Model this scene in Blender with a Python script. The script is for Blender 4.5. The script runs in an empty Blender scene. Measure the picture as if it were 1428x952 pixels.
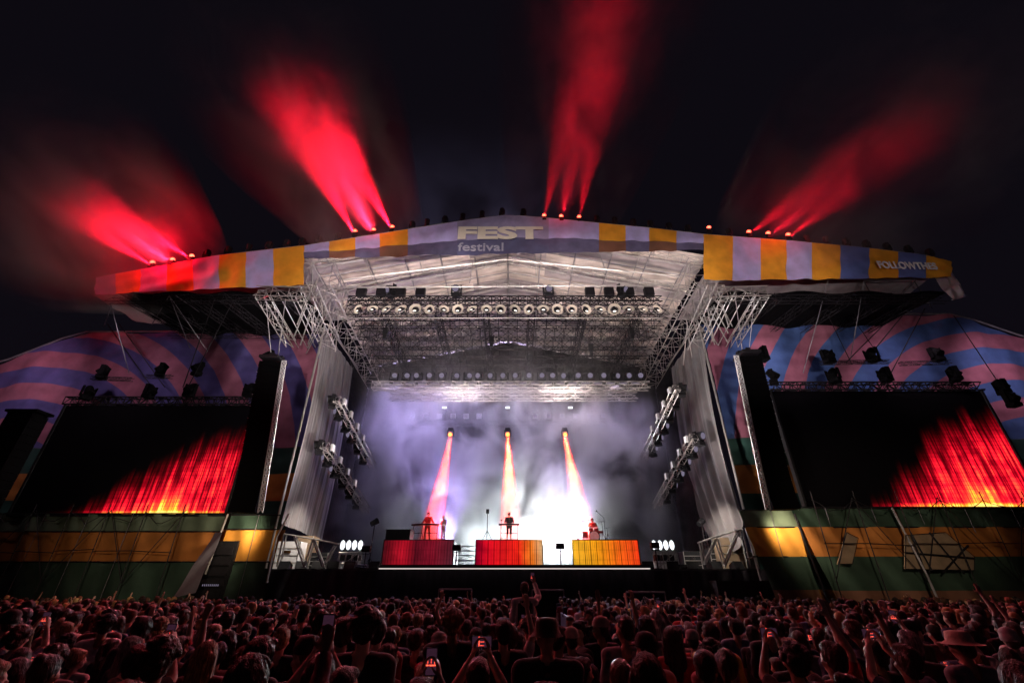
import bpy, bmesh, math, random
import numpy as np
from mathutils import Vector, Matrix, Quaternion, noise
random.seed(7)
PI = math.pi
scene = bpy.context.scene
COL = scene.collection

# ------------------------------------------------------------------ camera, sky, light
F = 614.0; PITCH = math.atan(344.0/F); CAMZ = 2.15
cd = bpy.data.cameras.new('camera'); cam = bpy.data.objects.new('camera', cd); COL.objects.link(cam)
cam.location = (0, 0, CAMZ); cam.rotation_euler = (math.radians(90)+PITCH, 0, 0)
cd.sensor_width = 36; cd.lens = F/1428*36; cd.clip_start = .05; cd.clip_end = 2000
scene.camera = cam
world = bpy.data.worlds.new('World'); scene.world = world; world.use_nodes = True
wn = world.node_tree; wn.nodes.clear()
wo = wn.nodes.new('ShaderNodeOutputWorld'); wb = wn.nodes.new('ShaderNodeBackground')
sk = wn.nodes.new('ShaderNodeTexSky'); sk.sky_type = 'NISHITA'; sk.sun_disc = False
sk.sun_elevation = math.radians(-9); sk.sun_rotation = math.radians(200); sk.altitude = 100
mx = wn.nodes.new('ShaderNodeMixRGB'); mx.blend_type = 'ADD'; mx.inputs[0].default_value = 1
mx.inputs[2].default_value = (.0038, .0030, .0052, 1)
sc_ = wn.nodes.new('ShaderNodeMixRGB'); sc_.blend_type = 'MULTIPLY'; sc_.inputs[0].default_value = 1
sc_.inputs[2].default_value = (.02, .02, .02, 1)
wn.links.new(sk.outputs[0], sc_.inputs[1]); wn.links.new(sc_.outputs[0], mx.inputs[1])
wn.links.new(mx.outputs[0], wb.inputs['Color']); wb.inputs['Strength'].default_value = 1.0
wn.links.new(wb.outputs[0], wo.inputs['Surface'])
scene.view_settings.view_transform = 'Standard'; scene.view_settings.look = 'None'
scene.view_settings.exposure = 0; scene.view_settings.gamma = 1; scene.view_settings.use_curve_mapping = False
cy = scene.cycles
cy.use_denoising = True; cy.denoiser = 'OPENIMAGEDENOISE'
cy.use_adaptive_sampling = True; cy.adaptive_threshold = .02
cy.max_bounces = 5; cy.diffuse_bounces = 2; cy.glossy_bounces = 2; cy.transmission_bounces = 4
cy.volume_bounces = 0; cy.transparent_max_bounces = 12
cy.volume_step_rate = 2.0; cy.volume_max_steps = 96
cy.sample_clamp_indirect = 4; cy.sample_clamp_direct = 0; cy.caustics_reflective = False; cy.caustics_refractive = False
cy.use_light_tree = True

cP, sP = math.cos(PITCH), math.sin(PITCH)
def P(px, py, Y):
    "world point seen at photo pixel (px,py) at the depth Y in front of the camera"
    u = (px-714)/F; v = (476-py)/F
    k = Y/(cP - v*sP)
    return Vector((u*k, Y, CAMZ + (sP + v*cP)*k))

def spot(name, loc, to, power, color, angle, blend=.3, radius=.1):
    l = bpy.data.lights.new(name, 'SPOT'); o = bpy.data.objects.new(name, l); COL.objects.link(o)
    o.location = loc; d = Vector(to)-Vector(loc)
    o.rotation_euler = d.to_track_quat('-Z', 'Y').to_euler()
    l.energy = power; l.color = color; l.spot_size = math.radians(angle); l.spot_blend = blend; l.shadow_soft_size = radius
    return o
def area(name, loc, to, power, color, sx, sy):
    l = bpy.data.lights.new(name, 'AREA'); o = bpy.data.objects.new(name, l); COL.objects.link(o)
    o.location = loc; d = Vector(to)-Vector(loc)
    o.rotation_euler = d.to_track_quat('-Z', 'Y').to_euler()
    l.shape = 'RECTANGLE'; l.size = sx; l.size_y = sy; l.energy = power; l.color = color
    return o

# unseen warm white floods added above the camera, lighting roof, banners and curtains
for x, tx, pw in ((-6, -7, 15000), (0, 0, 15000), (6, 7, 15000), (-8, -12.5, 14000), (9, 14.5, 14000), (10, 21, 4500)):
    spot('unseen_front_flood', (x, 1, 7), (tx, 22, 17.2), pw, (1, .84, .80), 33, .8, .25)
# flood lamps low on the stage wings, washing the roof and side trusses from below
for s in (-1, 1):
    spot('wing_flood', (s*11.2, 25.2, 4.2), (s*12.5, 23.5, 19), 1700, (1, .84, .74), 80, .6, .12)
    spot('roof_wash', (s*5, 27.6, 5.0), (s*4, 25.5, 21), 7000, (1, .78, .70), 95, .6, .15)
    spot('curtain_wash', (-s*6, 27.3, 5.0), (s*13, 28, 11), 2400, (1, .84, .78), 75, .8, .3)
    for xx, tt, pw in ((17.5, 17, 300), (25, 27, 520), (31.5, 36, 850)):
        spot('added_backdrop_wash', (s*xx, 22.9, 16.6), (s*tt, 28, 13.5), pw, (1, .74, .86), 125, 1, .3)  # added lights without fixtures, brightening the backdrop
    spot('added_array_wash', (s*5, 24.2, 6.5), (s*13.2, 23.4, 10.5), 6500, (1, .86, .82), 75, .9, .2)  # added spot without a fixture, brightening the array plates
    spot('unseen_mesh_fill', (s*7, 1, 7), (s*(19 if s < 0 else 20), 27, 5.4), 7000, (1, .76, .55), 27, 1, .3)  # unseen warm front light added to even out the lower mesh
    spot('added_skirt_wash', (s*13.6, 24.6 if s > 0 else 25.4, 5.0), (s*20, 27, 4.6), 420, (1, .78, .55), 140, 1, .35)  # added light without a fixture, brightening mesh below the screens
    spot('gear_wash', (s*10.5, 27.0, 7.5), (s*12.5, 29, 3.4), 1500, (1, .88, .75), 90, .8, .2)
# violet and white wash from the roof rig down into the smoke
for x, pw, c in ((-11, 4200, (.56, .45, 1)), (-8.6, 4600, (.56, .45, 1)), (-6, 4400, (.60, .50, 1)), (-3.2, 4000, (.64, .54, 1)), (0, 3600, (.72, .64, 1)), (3, 3400, (.8, .68, .95)), (6, 3200, (.8, .66, .92)), (9.5, 3200, (.68, .56, .95))):
    spot('wash_lamp', (x, 37.9, 19.0), (x*.85, 31.5, 7), pw*1.5, c, 78, 1, .7)
# violet light standing low at the back, lighting the haze under the roof
spot('roof_violet', (-5, 36.5, 5), (-5, 30, 20), 12000, (.50, .36, 1), 80, .9, .3)
spot('roof_violet', (5, 36.5, 5), (4, 30, 20), 7000, (.62, .45, .95), 80, .9, .3)
# strobe behind the risers
spot('strobe_lamp', (2.6, 34.4, 5.4), (2.3, 27, 5.8), 9000, (.93, .97, 1), 165, .6, .8)
spot('strobe_lamp', (-2.2, 35.4, 4.2), (-2.2, 29, 6.5), 1800, (.85, .95, 1), 150, .6, .8)
# red wash over the crowd from the roof edge
for x, tx in ((-22, -14), (-9, -5), (4, 2), (16, 11)):
    spot('crowd_wash', (x, 21.3, 17.6), (tx, 10, 1.2), 1100, (1, .14, .18), 80, .7, .2)

for x, tx, pw in ((-15.5, -16, 3200), (-11, -5, 3400), (11, 4, 3000), (16, 17, 3400)):
    spot('crowd_backlight', (x, 24.8, 10.5), (tx, 9, 1.5), pw*1.0, (1, .16, .20), 75, .8, .15)

# ------------------------------------------------------------------ helpers
def link_nodes(m):
    m.use_nodes = True; nt = m.node_tree; nt.nodes.clear(); return nt
def nd(nt, t, **kw):
    n = nt.nodes.new(t)
    for k, v in kw.items(): setattr(n, k, v)
    return n
MATS = {}
def mat(name, col, rough=.7, metal=0, emit=None, es=0, var=.25, scale=6., bump=.15, objcol=False, sheen=0, spec=.4, bscale=None, stretch=None, trans=0):
    "principled surface, colour broken up by noise, with a fine bump"
    m = bpy.data.materials.new(name); nt = link_nodes(m); L = nt.links.new
    out = nd(nt, 'ShaderNodeOutputMaterial'); b = nd(nt, 'ShaderNodeBsdfPrincipled'); L(b.outputs[0], out.inputs['Surface'])
    tc = nd(nt, 'ShaderNodeTexCoord'); vec = tc.outputs['Object']
    if stretch:
        mp = nd(nt, 'ShaderNodeMapping'); mp.inputs['Scale'].default_value = stretch; L(vec, mp.inputs['Vector']); vec = mp.outputs[0]
    n = nd(nt, 'ShaderNodeTexNoise'); n.inputs['Scale'].default_value = scale; n.inputs['Detail'].default_value = 5
    L(vec, n.inputs['Vector'])
    if objcol:
        oi = nd(nt, 'ShaderNodeObjectInfo'); base = oi.outputs['Color']
    else:
        rg = nd(nt, 'ShaderNodeRGB'); rg.outputs[0].default_value = (*col, 1); base = rg.outputs[0]
    mr = nd(nt, 'ShaderNodeMapRange'); mr.inputs['From Min'].default_value = .3; mr.inputs['From Max'].default_value = .7
    mr.inputs['To Min'].default_value = 1-var; mr.inputs['To Max'].default_value = 1+var; L(n.outputs['Fac'], mr.inputs['Value'])
    vm = nd(nt, 'ShaderNodeVectorMath', operation='SCALE'); L(base, vm.inputs[0]); L(mr.outputs[0], vm.inputs['Scale'])
    L(vm.outputs[0], b.inputs['Base Color'])
    b.inputs['Roughness'].default_value = rough; b.inputs['Metallic'].default_value = metal
    b.inputs['Specular IOR Level'].default_value = spec
    if sheen: b.inputs['Sheen Weight'].default_value = sheen
    if bump:
        n2 = nd(nt, 'ShaderNodeTexNoise'); n2.inputs['Scale'].default_value = bscale or scale*4; n2.inputs['Detail'].default_value = 4
        L(vec, n2.inputs['Vector'])
        bp = nd(nt, 'ShaderNodeBump'); bp.inputs['Strength'].default_value = bump; bp.inputs['Distance'].default_value = .05
        L(n2.outputs['Fac'], bp.inputs['Height']); L(bp.outputs[0], b.inputs['Normal'])
    if emit:
        b.inputs['Emission Color'].default_value = (*emit, 1); b.inputs['Emission Strength'].default_value = es
    if trans:
        tr = nd(nt, 'ShaderNodeBsdfTranslucent'); L(vm.outputs[0], tr.inputs['Color'])
        ms = nd(nt, 'ShaderNodeMixShader'); ms.inputs[0].default_value = trans
        L(b.outputs[0], ms.inputs[1]); L(tr.outputs[0], ms.inputs[2]); L(ms.outputs[0], out.inputs['Surface'])
    MATS[name] = m
    return m
def emis(name, col, s):
    m = bpy.data.materials.new(name); nt = link_nodes(m)
    out = nd(nt, 'ShaderNodeOutputMaterial'); e = nd(nt, 'ShaderNodeEmission'); e.inputs[0].default_value = (*col, 1); e.inputs[1].default_value = s
    nt.links.new(e.outputs[0], out.inputs['Surface']); MATS[name] = m; return m

class MB:
    def __init__(s): s.v = []; s.f = []; s.m = []
    def add(s, vs, fs, mi=0):
        b = len(s.v); s.v += [tuple(v) for v in vs]; s.f += [tuple(b+i for i in f) for f in fs]; s.m += [mi]*len(fs); return s
    def box(s, c, size, rot=None, mi=0):
        hx, hy, hz = size[0]/2, size[1]/2, size[2]/2
        vs = [Vector((x*hx, y*hy, z*hz)) for x in (-1, 1) for y in (-1, 1) for z in (-1, 1)]
        if rot is not None: vs = [rot @ v for v in vs]
        c = Vector(c)
        return s.add([v+c for v in vs], [(0,1,3,2),(4,6,7,5),(0,4,5,1),(2,3,7,6),(0,2,6,4),(1,5,7,3)], mi)
    def tube(s, p, q, r, r2=None, n=5, mi=0, cap=True):
        p, q = Vector(p), Vector(q); d = q-p
        if d.length < 1e-6: return s
        r2 = r if r2 is None else r2
        z = d.normalized(); a = Vector((0,0,1)) if abs(z.z) < .9 else Vector((1,0,0))
        x = z.cross(a).normalized(); y = z.cross(x)
        vs = []
        for k in range(n):
            t = 2*PI*k/n; o = x*math.cos(t)+y*math.sin(t)
            vs += [p+o*r, q+o*r2]
        fs = [(2*k, 2*((k+1) % n), 2*((k+1) % n)+1, 2*k+1) for k in range(n)]
        if cap: fs += [tuple(2*k for k in range(n))[::-1], tuple(2*k+1 for k in range(n))]
        return s.add(vs, fs, mi)
    def path(s, pts, r, n=5, mi=0):
        for a, b in zip(pts, pts[1:]): s.tube(a, b, r, n=n, mi=mi)
        return s
    def ball(s, c, r, n=10, m=7, mi=0, sc=(1,1,1)):
        vs = []; fs = []
        for i in range(m+1):
            th = PI*i/m
            for j in range(n):
                ph = 2*PI*j/n
                vs.append((c[0]+r*sc[0]*math.sin(th)*math.cos(ph), c[1]+r*sc[1]*math.sin(th)*math.sin(ph), c[2]+r*sc[2]*math.cos(th)))
        for i in range(m):
            for j in range(n):
                fs.append((i*n+j, (i+1)*n+j, (i+1)*n+(j+1) % n, i*n+(j+1) % n))
        return s.add(vs, fs, mi)
    def grid(s, fn, nu, nv, mi=0):
        vs = [fn(i/nu, j/nv) for j in range(nv+1) for i in range(nu+1)]
        w = nu+1
        fs = [(j*w+i, j*w+i+1, (j+1)*w+i+1, (j+1)*w+i) for j in range(nv) for i in range(nu)]
        b = len(s.v); s.v += [tuple(v) for v in vs]; s.f += [tuple(b+i for i in f) for f in fs]
        s.m += [mi(((f[0] % w)+.5)/nu, ((f[0]//w)+.5)/nv) if callable(mi) else mi for f in fs]
        return s
    def truss(s, a, b, w, h, r=.025, step=None, up=(0,0,1), lace=.6, mi=0, n=4, tri=False):
        "box (or triangular) lattice truss between two points"
        a, b = Vector(a), Vector(b); d = (b-a); L = d.length; z = d.normalized(); up = Vector(up)
        x = z.cross(up).normalized(); y = x.cross(z)
        step = step or h
        if tri: C = [x*w/2+y*h/2, -x*w/2+y*h/2, -y*h/2]
        else: C = [x*w/2+y*h/2, -x*w/2+y*h/2, -x*w/2-y*h/2, x*w/2-y*h/2]
        for c in C: s.tube(a+c, b+c, r, n=n, mi=mi)
        N = max(1, round(L/step)); K = len(C)
        for i in range(N):
            p, q = a+d*(i/N), a+d*((i+1)/N)
            for k in range(K):
                c1, c2 = C[k], C[(k+1) % K]
                if i % 2 == 0: s.tube(p+c1, q+c2, r*lace, n=3, mi=mi, cap=False)
                else: s.tube(p+c2, q+c1, r*lace, n=3, mi=mi, cap=False)
                s.tube(p+c1, p+c2, r*lace, n=3, mi=mi, cap=False)
        return s
    def build(s, name, mats, parent=None, smooth=False, at=None):
        me = bpy.data.meshes.new(name); 
        vs = s.v
        if at is not None: vs = [(v[0]-at[0], v[1]-at[1], v[2]-at[2]) for v in vs]
        me.from_pydata(vs, [], s.f)
        if not isinstance(mats, (list, tuple)): mats = [mats]
        for m in mats: me.materials.append(MATS[m] if isinstance(m, str) else m)
        if len(mats) > 1: me.polygons.foreach_set('material_index', s.m)
        if smooth: me.polygons.foreach_set('use_smooth', [True]*len(me.polygons))
        me.update()
        o = bpy.data.objects.new(name, me); COL.objects.link(o)
        if at is not None: o.location = at
        if parent is not None: o.parent = parent
        return o
def tag(o, label=None, cat=None, group=None, kind=None):
    if label: o['label'] = label
    if cat: o['category'] = cat
    if group: o['group'] = group
    if kind: o['kind'] = kind
    return o
def empty(name, loc=(0,0,0), rot=(0,0,0), label=None, cat=None, group=None):
    o = bpy.data.objects.new(name, None); COL.objects.link(o); o.empty_display_size = .2
    o.location = loc; o.rotation_euler = rot
    return tag(o, label, cat, group)
def copy_tree(o, parent=None):
    c = o.copy(); COL.objects.link(c)
    if parent is not None: c.parent = parent
    for ch in list(o.children): copy_tree(ch, c)
    return c

# ------------------------------------------------------------------ materials
mat('asphalt', (.045, .042, .045), .85, scale=3, bump=.3)
mat('grass_ground', (.05, .06, .035), .95, scale=2, bump=.5)
mat('alloy', (.40, .385, .37), .35, .55, var=.12, scale=3, bump=.02)
mat('dull_alloy', (.34, .33, .35), .45, .6, var=.2, scale=3, bump=.02)
mat('dark_metal', (.012, .011, .014), .6, .0, spec=.2, var=.3, scale=5, bump=.05)
mat('black_plastic', (.012, .012, .014), .5, spec=.25, var=.3, scale=8, bump=.08)
mat('black_cloth', (.016, .015, .018), .95, var=.4, scale=4, bump=.2)
mat('skirt_cloth', (.03, .024, .032), .9, var=.45, scale=1.2, bump=.2, stretch=(3, 1, .6))
mat('deck_ply', (.05, .048, .05), .6, var=.3, scale=2, bump=.1)
mat('orange_pvc', (.78, .34, .03), .55, var=.14, scale=1.4, bump=.35, bscale=1.8, trans=.25)
mat('lilac_pvc', (.46, .42, .74), .55, var=.16, scale=1.4, bump=.35, bscale=1.8, trans=.25)
mat('blue_pvc', (.12, .16, .42), .55, var=.16, scale=1.4, bump=.35, bscale=1.8, trans=.2)
mat('white_pvc', (.62, .57, .56), .55, var=.12, scale=1.2, bump=.3, bscale=1.8, trans=.25)
mat('grey_pvc', (.34, .31, .33), .6, var=.25, scale=1.5, bump=.3, bscale=2.5, trans=.2)
mat('shaded_lilac', (.10, .09, .17), .8, var=.25, scale=1.5, bump=.3)  # lilac stripe with the shade of the lower banner band in its colour
mat('cream_ink', (.80, .74, .62), .6, var=.06, scale=3, bump=.05)
mat('pale_ink', (.36, .36, .45), .6, var=.1, scale=3, bump=.05)
mat('pink_mesh', (.30, .085, .15), .85, var=.22, scale=1.2, bump=.3, bscale=1.6)
mat('violet_mesh', (.065, .055, .23), .85, var=.22, scale=1.2, bump=.3, bscale=1.6)
mat('azure_mesh', (.045, .09, .25), .85, var=.22, scale=1.2, bump=.3, bscale=1.6)
mat('green_mesh', (.026, .055, .036), .85, var=.3, scale=.8, bump=.4, bscale=1.6)
mat('orange_mesh', (.36, .13, .025), .85, var=.3, scale=.8, bump=.4, bscale=1.6)
mat('brown_mesh', (.17, .075, .045), .85, var=.3, scale=.8, bump=.4, bscale=1.6)
mat('curtain_cloth', (.115, .105, .11), .85, var=.15, scale=1.2, bump=.25, bscale=5, sheen=.3)
mat('roof_skin', (.70, .63, .58), .6, var=.22, scale=.7, bump=.3, bscale=1.5, trans=.2)
mat('roof_skin_dark', (.40, .36, .37), .6, var=.25, scale=.8, bump=.3, bscale=1.5, trans=.2)
mat('dim_alloy', (.10, .095, .11), .5, .2, var=.2, scale=3, bump=.02, spec=.2)
mat('speaker_black', (.0022, .0022, .0028), .8, var=.3, scale=8, bump=.05, spec=.05)
mat('performer_slate', (.05,.05,.07), .8)
mat('chrome', (.75, .75, .78), .2, 1, var=.05, bump=0)
mat('steel_white', (.72, .72, .74), .5, var=.1, bump=.02)
mat('white_ink', (.62, .62, .66), .6, var=.08, scale=3, bump=.05)
emis('lens_warm', (1, .9, .8), 1.6)
emis('lens_red', (1, .075, .04), 9)
emis('lens_orange', (1, .22, .05), 5)
emis('lens_white', (.9, .95, 1), 2.2)
emis('lens_dim', (.8, .7, 1), .22)
# ------------------------------------------------------------------ node maths helper
class E:
    nt = None
    def __init__(s, sock): s.s = sock
    @staticmethod
    def op(o, *a, clamp=False):
        n = E.nt.nodes.new('ShaderNodeMath'); n.operation = o; n.use_clamp = clamp
        for i, x in enumerate(a):
            if isinstance(x, E): E.nt.links.new(x.s, n.inputs[i])
            else: n.inputs[i].default_value = x
        return E(n.outputs[0])
    def __add__(s, o): return E.op('ADD', s, o)
    __radd__ = __add__
    def __sub__(s, o): return E.op('SUBTRACT', s, o)
    def __rsub__(s, o): return E.op('SUBTRACT', o, s)
    def __mul__(s, o): return E.op('MULTIPLY', s, o)
    __rmul__ = __mul__
    def __truediv__(s, o): return E.op('DIVIDE', s, o)
    def sstep(s, a, b, lo=0, hi=1):
        n = E.nt.nodes.new('ShaderNodeMapRange'); n.interpolation_type = 'SMOOTHSTEP'
        E.nt.links.new(s.s, n.inputs['Value'])
        for k, v in (('From Min', a), ('From Max', b), ('To Min', lo), ('To Max', hi)):
            if isinstance(v, E): E.nt.links.new(v.s, n.inputs[k])
            else: n.inputs[k].default_value = v
        return E(n.outputs[0])
def enoise(x, y, z, scale, detail=2, rough=.5):
    c = E.nt.nodes.new('ShaderNodeCombineXYZ')
    for i, v in enumerate((x, y, z)):
        if isinstance(v, E): E.nt.links.new(v.s, c.inputs[i])
        else: c.inputs[i].default_value = v
    n = E.nt.nodes.new('ShaderNodeTexNoise'); n.inputs['Scale'].default_value = scale; n.inputs['Detail'].default_value = detail
    n.inputs['Roughness'].default_value = rough
    E.nt.links.new(c.outputs[0], n.inputs['Vector']); return E(n.outputs['Fac'])
def eramp(fac, stops):
    r = E.nt.nodes.new('ShaderNodeValToRGB'); E.nt.links.new(fac.s, r.inputs[0])
    el = r.color_ramp.elements
    while len(el) < len(stops): el.new(.5)
    for e, (p, c) in zip(el, stops): e.position = p; e.color = (*c, 1)
    return r.outputs[0]
def gen_axes(which='Generated'):
    tc = E.nt.nodes.new('ShaderNodeTexCoord'); s = E.nt.nodes.new('ShaderNodeSeparateXYZ')
    E.nt.links.new(tc.outputs[which], s.inputs[0]); return [E(s.outputs[i]) for i in range(3)]

def screen_mat(name, H0, seed, strength):
    "a video wall: streaky red flames rising towards one side, with pixel rows and module seams"
    m = bpy.data.materials.new(name); nt = link_nodes(m); E.nt = nt
    out = nd(nt, 'ShaderNodeOutputMaterial'); e = nd(nt, 'ShaderNodeEmission'); bs = nd(nt, 'ShaderNodeBsdfPrincipled'); ad = nd(nt, 'ShaderNodeAddShader')
    bs.inputs['Base Color'].default_value = (.0035, .003, .0045, 1); bs.inputs['Roughness'].default_value = .8; bs.inputs['Specular IOR Level'].default_value = .05
    nt.links.new(e.outputs[0], ad.inputs[0]); nt.links.new(bs.outputs[0], ad.inputs[1]); nt.links.new(ad.outputs[0], out.inputs['Surface'])
    u, _, v = gen_axes()
    coarse = enoise(E.op('FLOOR', u*36)/36, 0, seed, 14, 3); fine = enoise(u, v*.02, seed+3, 55, 3, .8); vf = enoise(u, v*.6, seed+8, 16, 3)
    top = u.sstep(H0[0], H0[1], 0, 1)*H0[2] + (coarse-.5)*.42*u.sstep(H0[0], H0[0]+.12)
    edge = (top - v).sstep(-.03, .46)
    streak = fine.sstep(.38, .60, .38, 1.1)
    line = E.op('FRACT', u*36).sstep(.0, .22, .30, 1.0)
    row = E.op('FRACT', v*30).sstep(0, .2, .55, 1.0)
    hot = (1-E.op('ABSOLUTE', (u-H0[3])*6.5)).sstep(0, 1)*(1-v*3.4).sstep(0, 1)
    low = (.045-v).sstep(0, .04)*.5
    b = edge*streak*line*row*vf.sstep(.3, .6, .55, 1.15)
    hf = b*.40 + hot*.52*edge + low*edge + fine.sstep(.6, .75)*.12*edge
    col = eramp(hf, [(0, (0,0,0)), (.12, (.25,.0,.006)), (.38, (1,.008,.025)), (.62, (1,.10,.03)), (.82, (1,.42,.02)), (1, (1,.62,.12))])
    nt.links.new(col, e.inputs[0])
    st = edge*strength
    nt.links.new((edge*(.25+streak*line)*strength + hot*edge*.5).s, e.inputs[1])
    MATS[name] = m; return m
def riser_mat(name, stops, seed, strength, nx, glow=0):
    m = bpy.data.materials.new(name); nt = link_nodes(m); E.nt = nt
    out = nd(nt, 'ShaderNodeOutputMaterial'); e = nd(nt, 'ShaderNodeEmission'); nt.links.new(e.outputs[0], out.inputs['Surface'])
    u, _, v = gen_axes()
    n = enoise(u, v*.4, seed, 6, 3); col = eramp(u + (n-.5)*.12, stops)
    line = E.op('ABSOLUTE', E.op('FRACT', u*nx+.5)-.5).sstep(0, .09, .08, 1); row = E.op('FRACT', v*3).sstep(0, .06, .45, 1); fl = enoise(u, 0, seed+2, 70, 2).sstep(.35, .6, .6, 1.1)
    nt.links.new(col, e.inputs[0]); nt.links.new((line*row*fl*n.sstep(.3, .7, .8, 1.1)*strength).s, e.inputs[1])
    MATS[name] = m; return m
screen_mat('flame_screen_left', (.10, .95, .82, .72), 2.3, 1.45)
screen_mat('flame_screen_right', (.14, .88, .84, .76), 5.1, 1.45)
riser_mat('riser_wine', [(0, (.09,.006,.012)), (.3, (.7,.01,.03)), (.45, (.16,.008,.02)), (.7, (.32,.01,.03)), (1, (.12,.02,.035))], 1.2, .7, 24)
riser_mat('riser_red', [(0, (.25,.0,.02)), (.2, (.9,.006,.02)), (.65, (1,.02,.01)), (.85, (1,.22,.02)), (1, (.8,.45,.2))], 3.3, .9, 11)
riser_mat('riser_amber', [(0, (1,.50,.03)), (.35, (1,.36,.01)), (.7, (1,.14,.01)), (1, (1,.05,.01))], 4.7, .95, 11)

# ------------------------------------------------------------------ ground
g = MB().box((0, 90, -.25), (500, 260, .5)).build('ground', 'asphalt'); tag(g, kind='structure')

# ------------------------------------------------------------------ stage platform
DZ = 3.08
st = empty('stage_platform', (0, 27, 0), label='long black stage platform with dark skirt facing the crowd', cat='stage')
def prt(mb, name, m, root, **k):
    "child mesh built from world coordinates, parented to a root that is only translated"
    o = mb.build(name, m, None, **k); o.parent = root; o.matrix_parent_inverse = Matrix.Translation(root.location).inverted()
    return o
x0, x1 = P(375, 800, 27).x, P(1080, 800, 27).x
prt(MB().box(((x0+x1)/2, 32.8, DZ-.12), (x1-x0, 11.6, .24)), 'deck', 'deck_ply', st)
mb = MB(); mb.grid(lambda a, b: (x0+(x1-x0)*a, 26.95+.05*math.sin(a*170+1.3*math.sin(b*3)), (DZ-.1)*b), 340, 4)
mb.box(((x0+x1)/2, 27.2, 1.3), (x1-x0-.2, .1, 2.5))
prt(mb, 'skirt', 'skirt_cloth', st)
xa, xb = P(530, 790, 26.8).x, P(905, 790, 26.8).x
prt(MB().box(((xa+xb)/2, 27.1, DZ+.10), (xb-xa, .9, .18)), 'downstage_step', 'black_plastic', st)
mb = MB(); N = 12
mb.box(((xa+xb)/2, 26.62, DZ), (xb-xa, .05, .05))
emis('strip_light', (1, .85, .82), .75)
prt(mb, 'light_strip', 'strip_light', st)
# right hand lower block in front of the mesh
b = MB().box((P(1085, 830, 25.8).x-1.5, 26.3, 1.25), (3.0, 1.0, 2.5)); tag(b.build('barrier_block', 'skirt_cloth'), 'black covered block at the right end of the stage front', 'block')

# risers with LED fronts
def riser(pxa, pxb, m, label):
    Y = 29.4; a, b_ = P(pxa, 787, Y), P(pxb, 787, Y); top = P(700, 752.5, Y).z
    r = empty('riser', ((a.x+b_.x)/2, Y, DZ), label=label, cat='riser', group='risers on the stage')
    w = b_.x-a.x; h = top-DZ
    MB().box((0, 1.5, h/2), (w-.06, 2.9, h-.06)).build('platform', 'deck_ply', r)
    mb = MB().box((0, .0, 0), (w, .06, h-.04)); o = mb.build('led_front', m, r); o.location = (0, -.02, h/2)
    mb = MB()
    for s in (-1, 1): mb.box((s*(w/2+.02), 0, h/2), (.05, .12, h))
    mb.box((0, 0, h+.01), (w+.06, .12, .05)); mb.build('edge_trim', 'dark_metal', r)
    return r, top
r1, RT = riser(532, 631, 'riser_wine', 'low riser with dim wine red led front, left of three')
riser(663, 757, 'riser_red', 'riser with bright red led front under the middle performer')
riser(800, 893, 'riser_amber', 'riser with amber to orange led front under the drum kit')
b = MB().box((0, 0, .3), (1.5, 1.2, .58)).box((0, 0, .6), (1.56, 1.26, .05)); c = P(557, 753, 30.2)
tag(b.build('flight_case', 'riser_case' if 0 else 'black_plastic', at=None), 'dark low case on the left end of the wine red riser', 'case').location = (c.x, 30.2, RT)
# steps between risers
c = P(648, 787, 29.8)
for k, (px, lab) in enumerate(((648, 'pale metal steps between the wine red and the red riser'), )):
    c = P(px, 787, 29.6); r = empty('stage_steps', (c.x, 29.6, DZ), label=lab, cat='steps')
    for i in range(5):
        MB().box((0, .3*i, .28*(i+1)), (1.25, .32, .06)).build('tread', 'steel_white', r)
    mb = MB()
    for s in (-1, 1): mb.box((s*.64, .6, .75), (.04, 1.5, .12), Matrix.Rotation(.75, 3, 'X'))
    mb.build('side_rail', 'steel_white', r)

# ------------------------------------------------------------------ roof over the stage
RX = -.3; ZR, ZE = 23.4, 20.6; XE = 12.9; YF, YB = 22.05, 39.0
roof = empty('stage_roof', (RX, YF, 0), label='gabled white stage roof on lattice rafters above the deck', cat='roof')
def roofz(x): return ZR - (ZR-ZE)*abs(x-RX)/XE
NY = 17
def skin(a, b_):
    y = YF+(YB-YF)*b_; x = RX + XE*(2*a-1)
    return (x, y, roofz(x) + .10*math.sin(b_*NY*PI)**2*-1 + .25)
mb = MB(); mb.grid(skin, 28, NY*4, mi=lambda u, v: (1 if (int(v*NY) % 3 == 1) ^ (abs(u-.5) < .12 and int(v*NY) % 2 == 0) else 0))
prt(mb, 'membrane', ['roof_skin', 'roof_skin_dark'], roof, smooth=True)
for i in range(0, NY+1):
    y = YF+.1+(YB-YF-.2)*i/NY
    mb = MB(); r = .05 if i % 2 else .035
    for s in (-1, 1):
        a = Vector((RX, y, ZR+.05)); b_ = Vector((RX+s*XE, y, ZE+.05))
        if i % 3 == 0:
            mb.truss(a-Vector((0,0,.4)), b_-Vector((0,0,.4)), .35, .5, .03, .9, up=(0,1,0), lace=.55)
        else: mb.tube(a, b_, .04, n=4)
    prt(mb, 'rafter', 'alloy' if i % 3 == 0 else 'dull_alloy', roof)
for k in range(-5, 6):
    x = RX+k*2.35; mb = MB(); z = roofz(x)-.05
    mb.tube((x, YF+.2, z), (x, YB-.2, z), .045, n=4)
    prt(mb, 'purlin', 'dull_alloy', roof)
mb = MB()   # struts hanging below the roof near the front
for px0, py0, px1, py1 in ((500,345,520,388),(580,345,592,388),(660,360,655,395),(745,340,748,385),(835,352,845,378),(892,355,882,385)):
    mb.tube(P(px0, py0, 22.6), P(px1, py1, 24.2), .03, n=4)
mb.tube(P(480, 390, 23.5), P(706, 362, 23.5), .05, n=5); mb.tube(P(706, 362, 23.5), P(950, 386, 23.5), .05, n=5)
mb.tube(P(470, 401, 24.2), P(945, 398, 24.2), .045, n=5)
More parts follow.
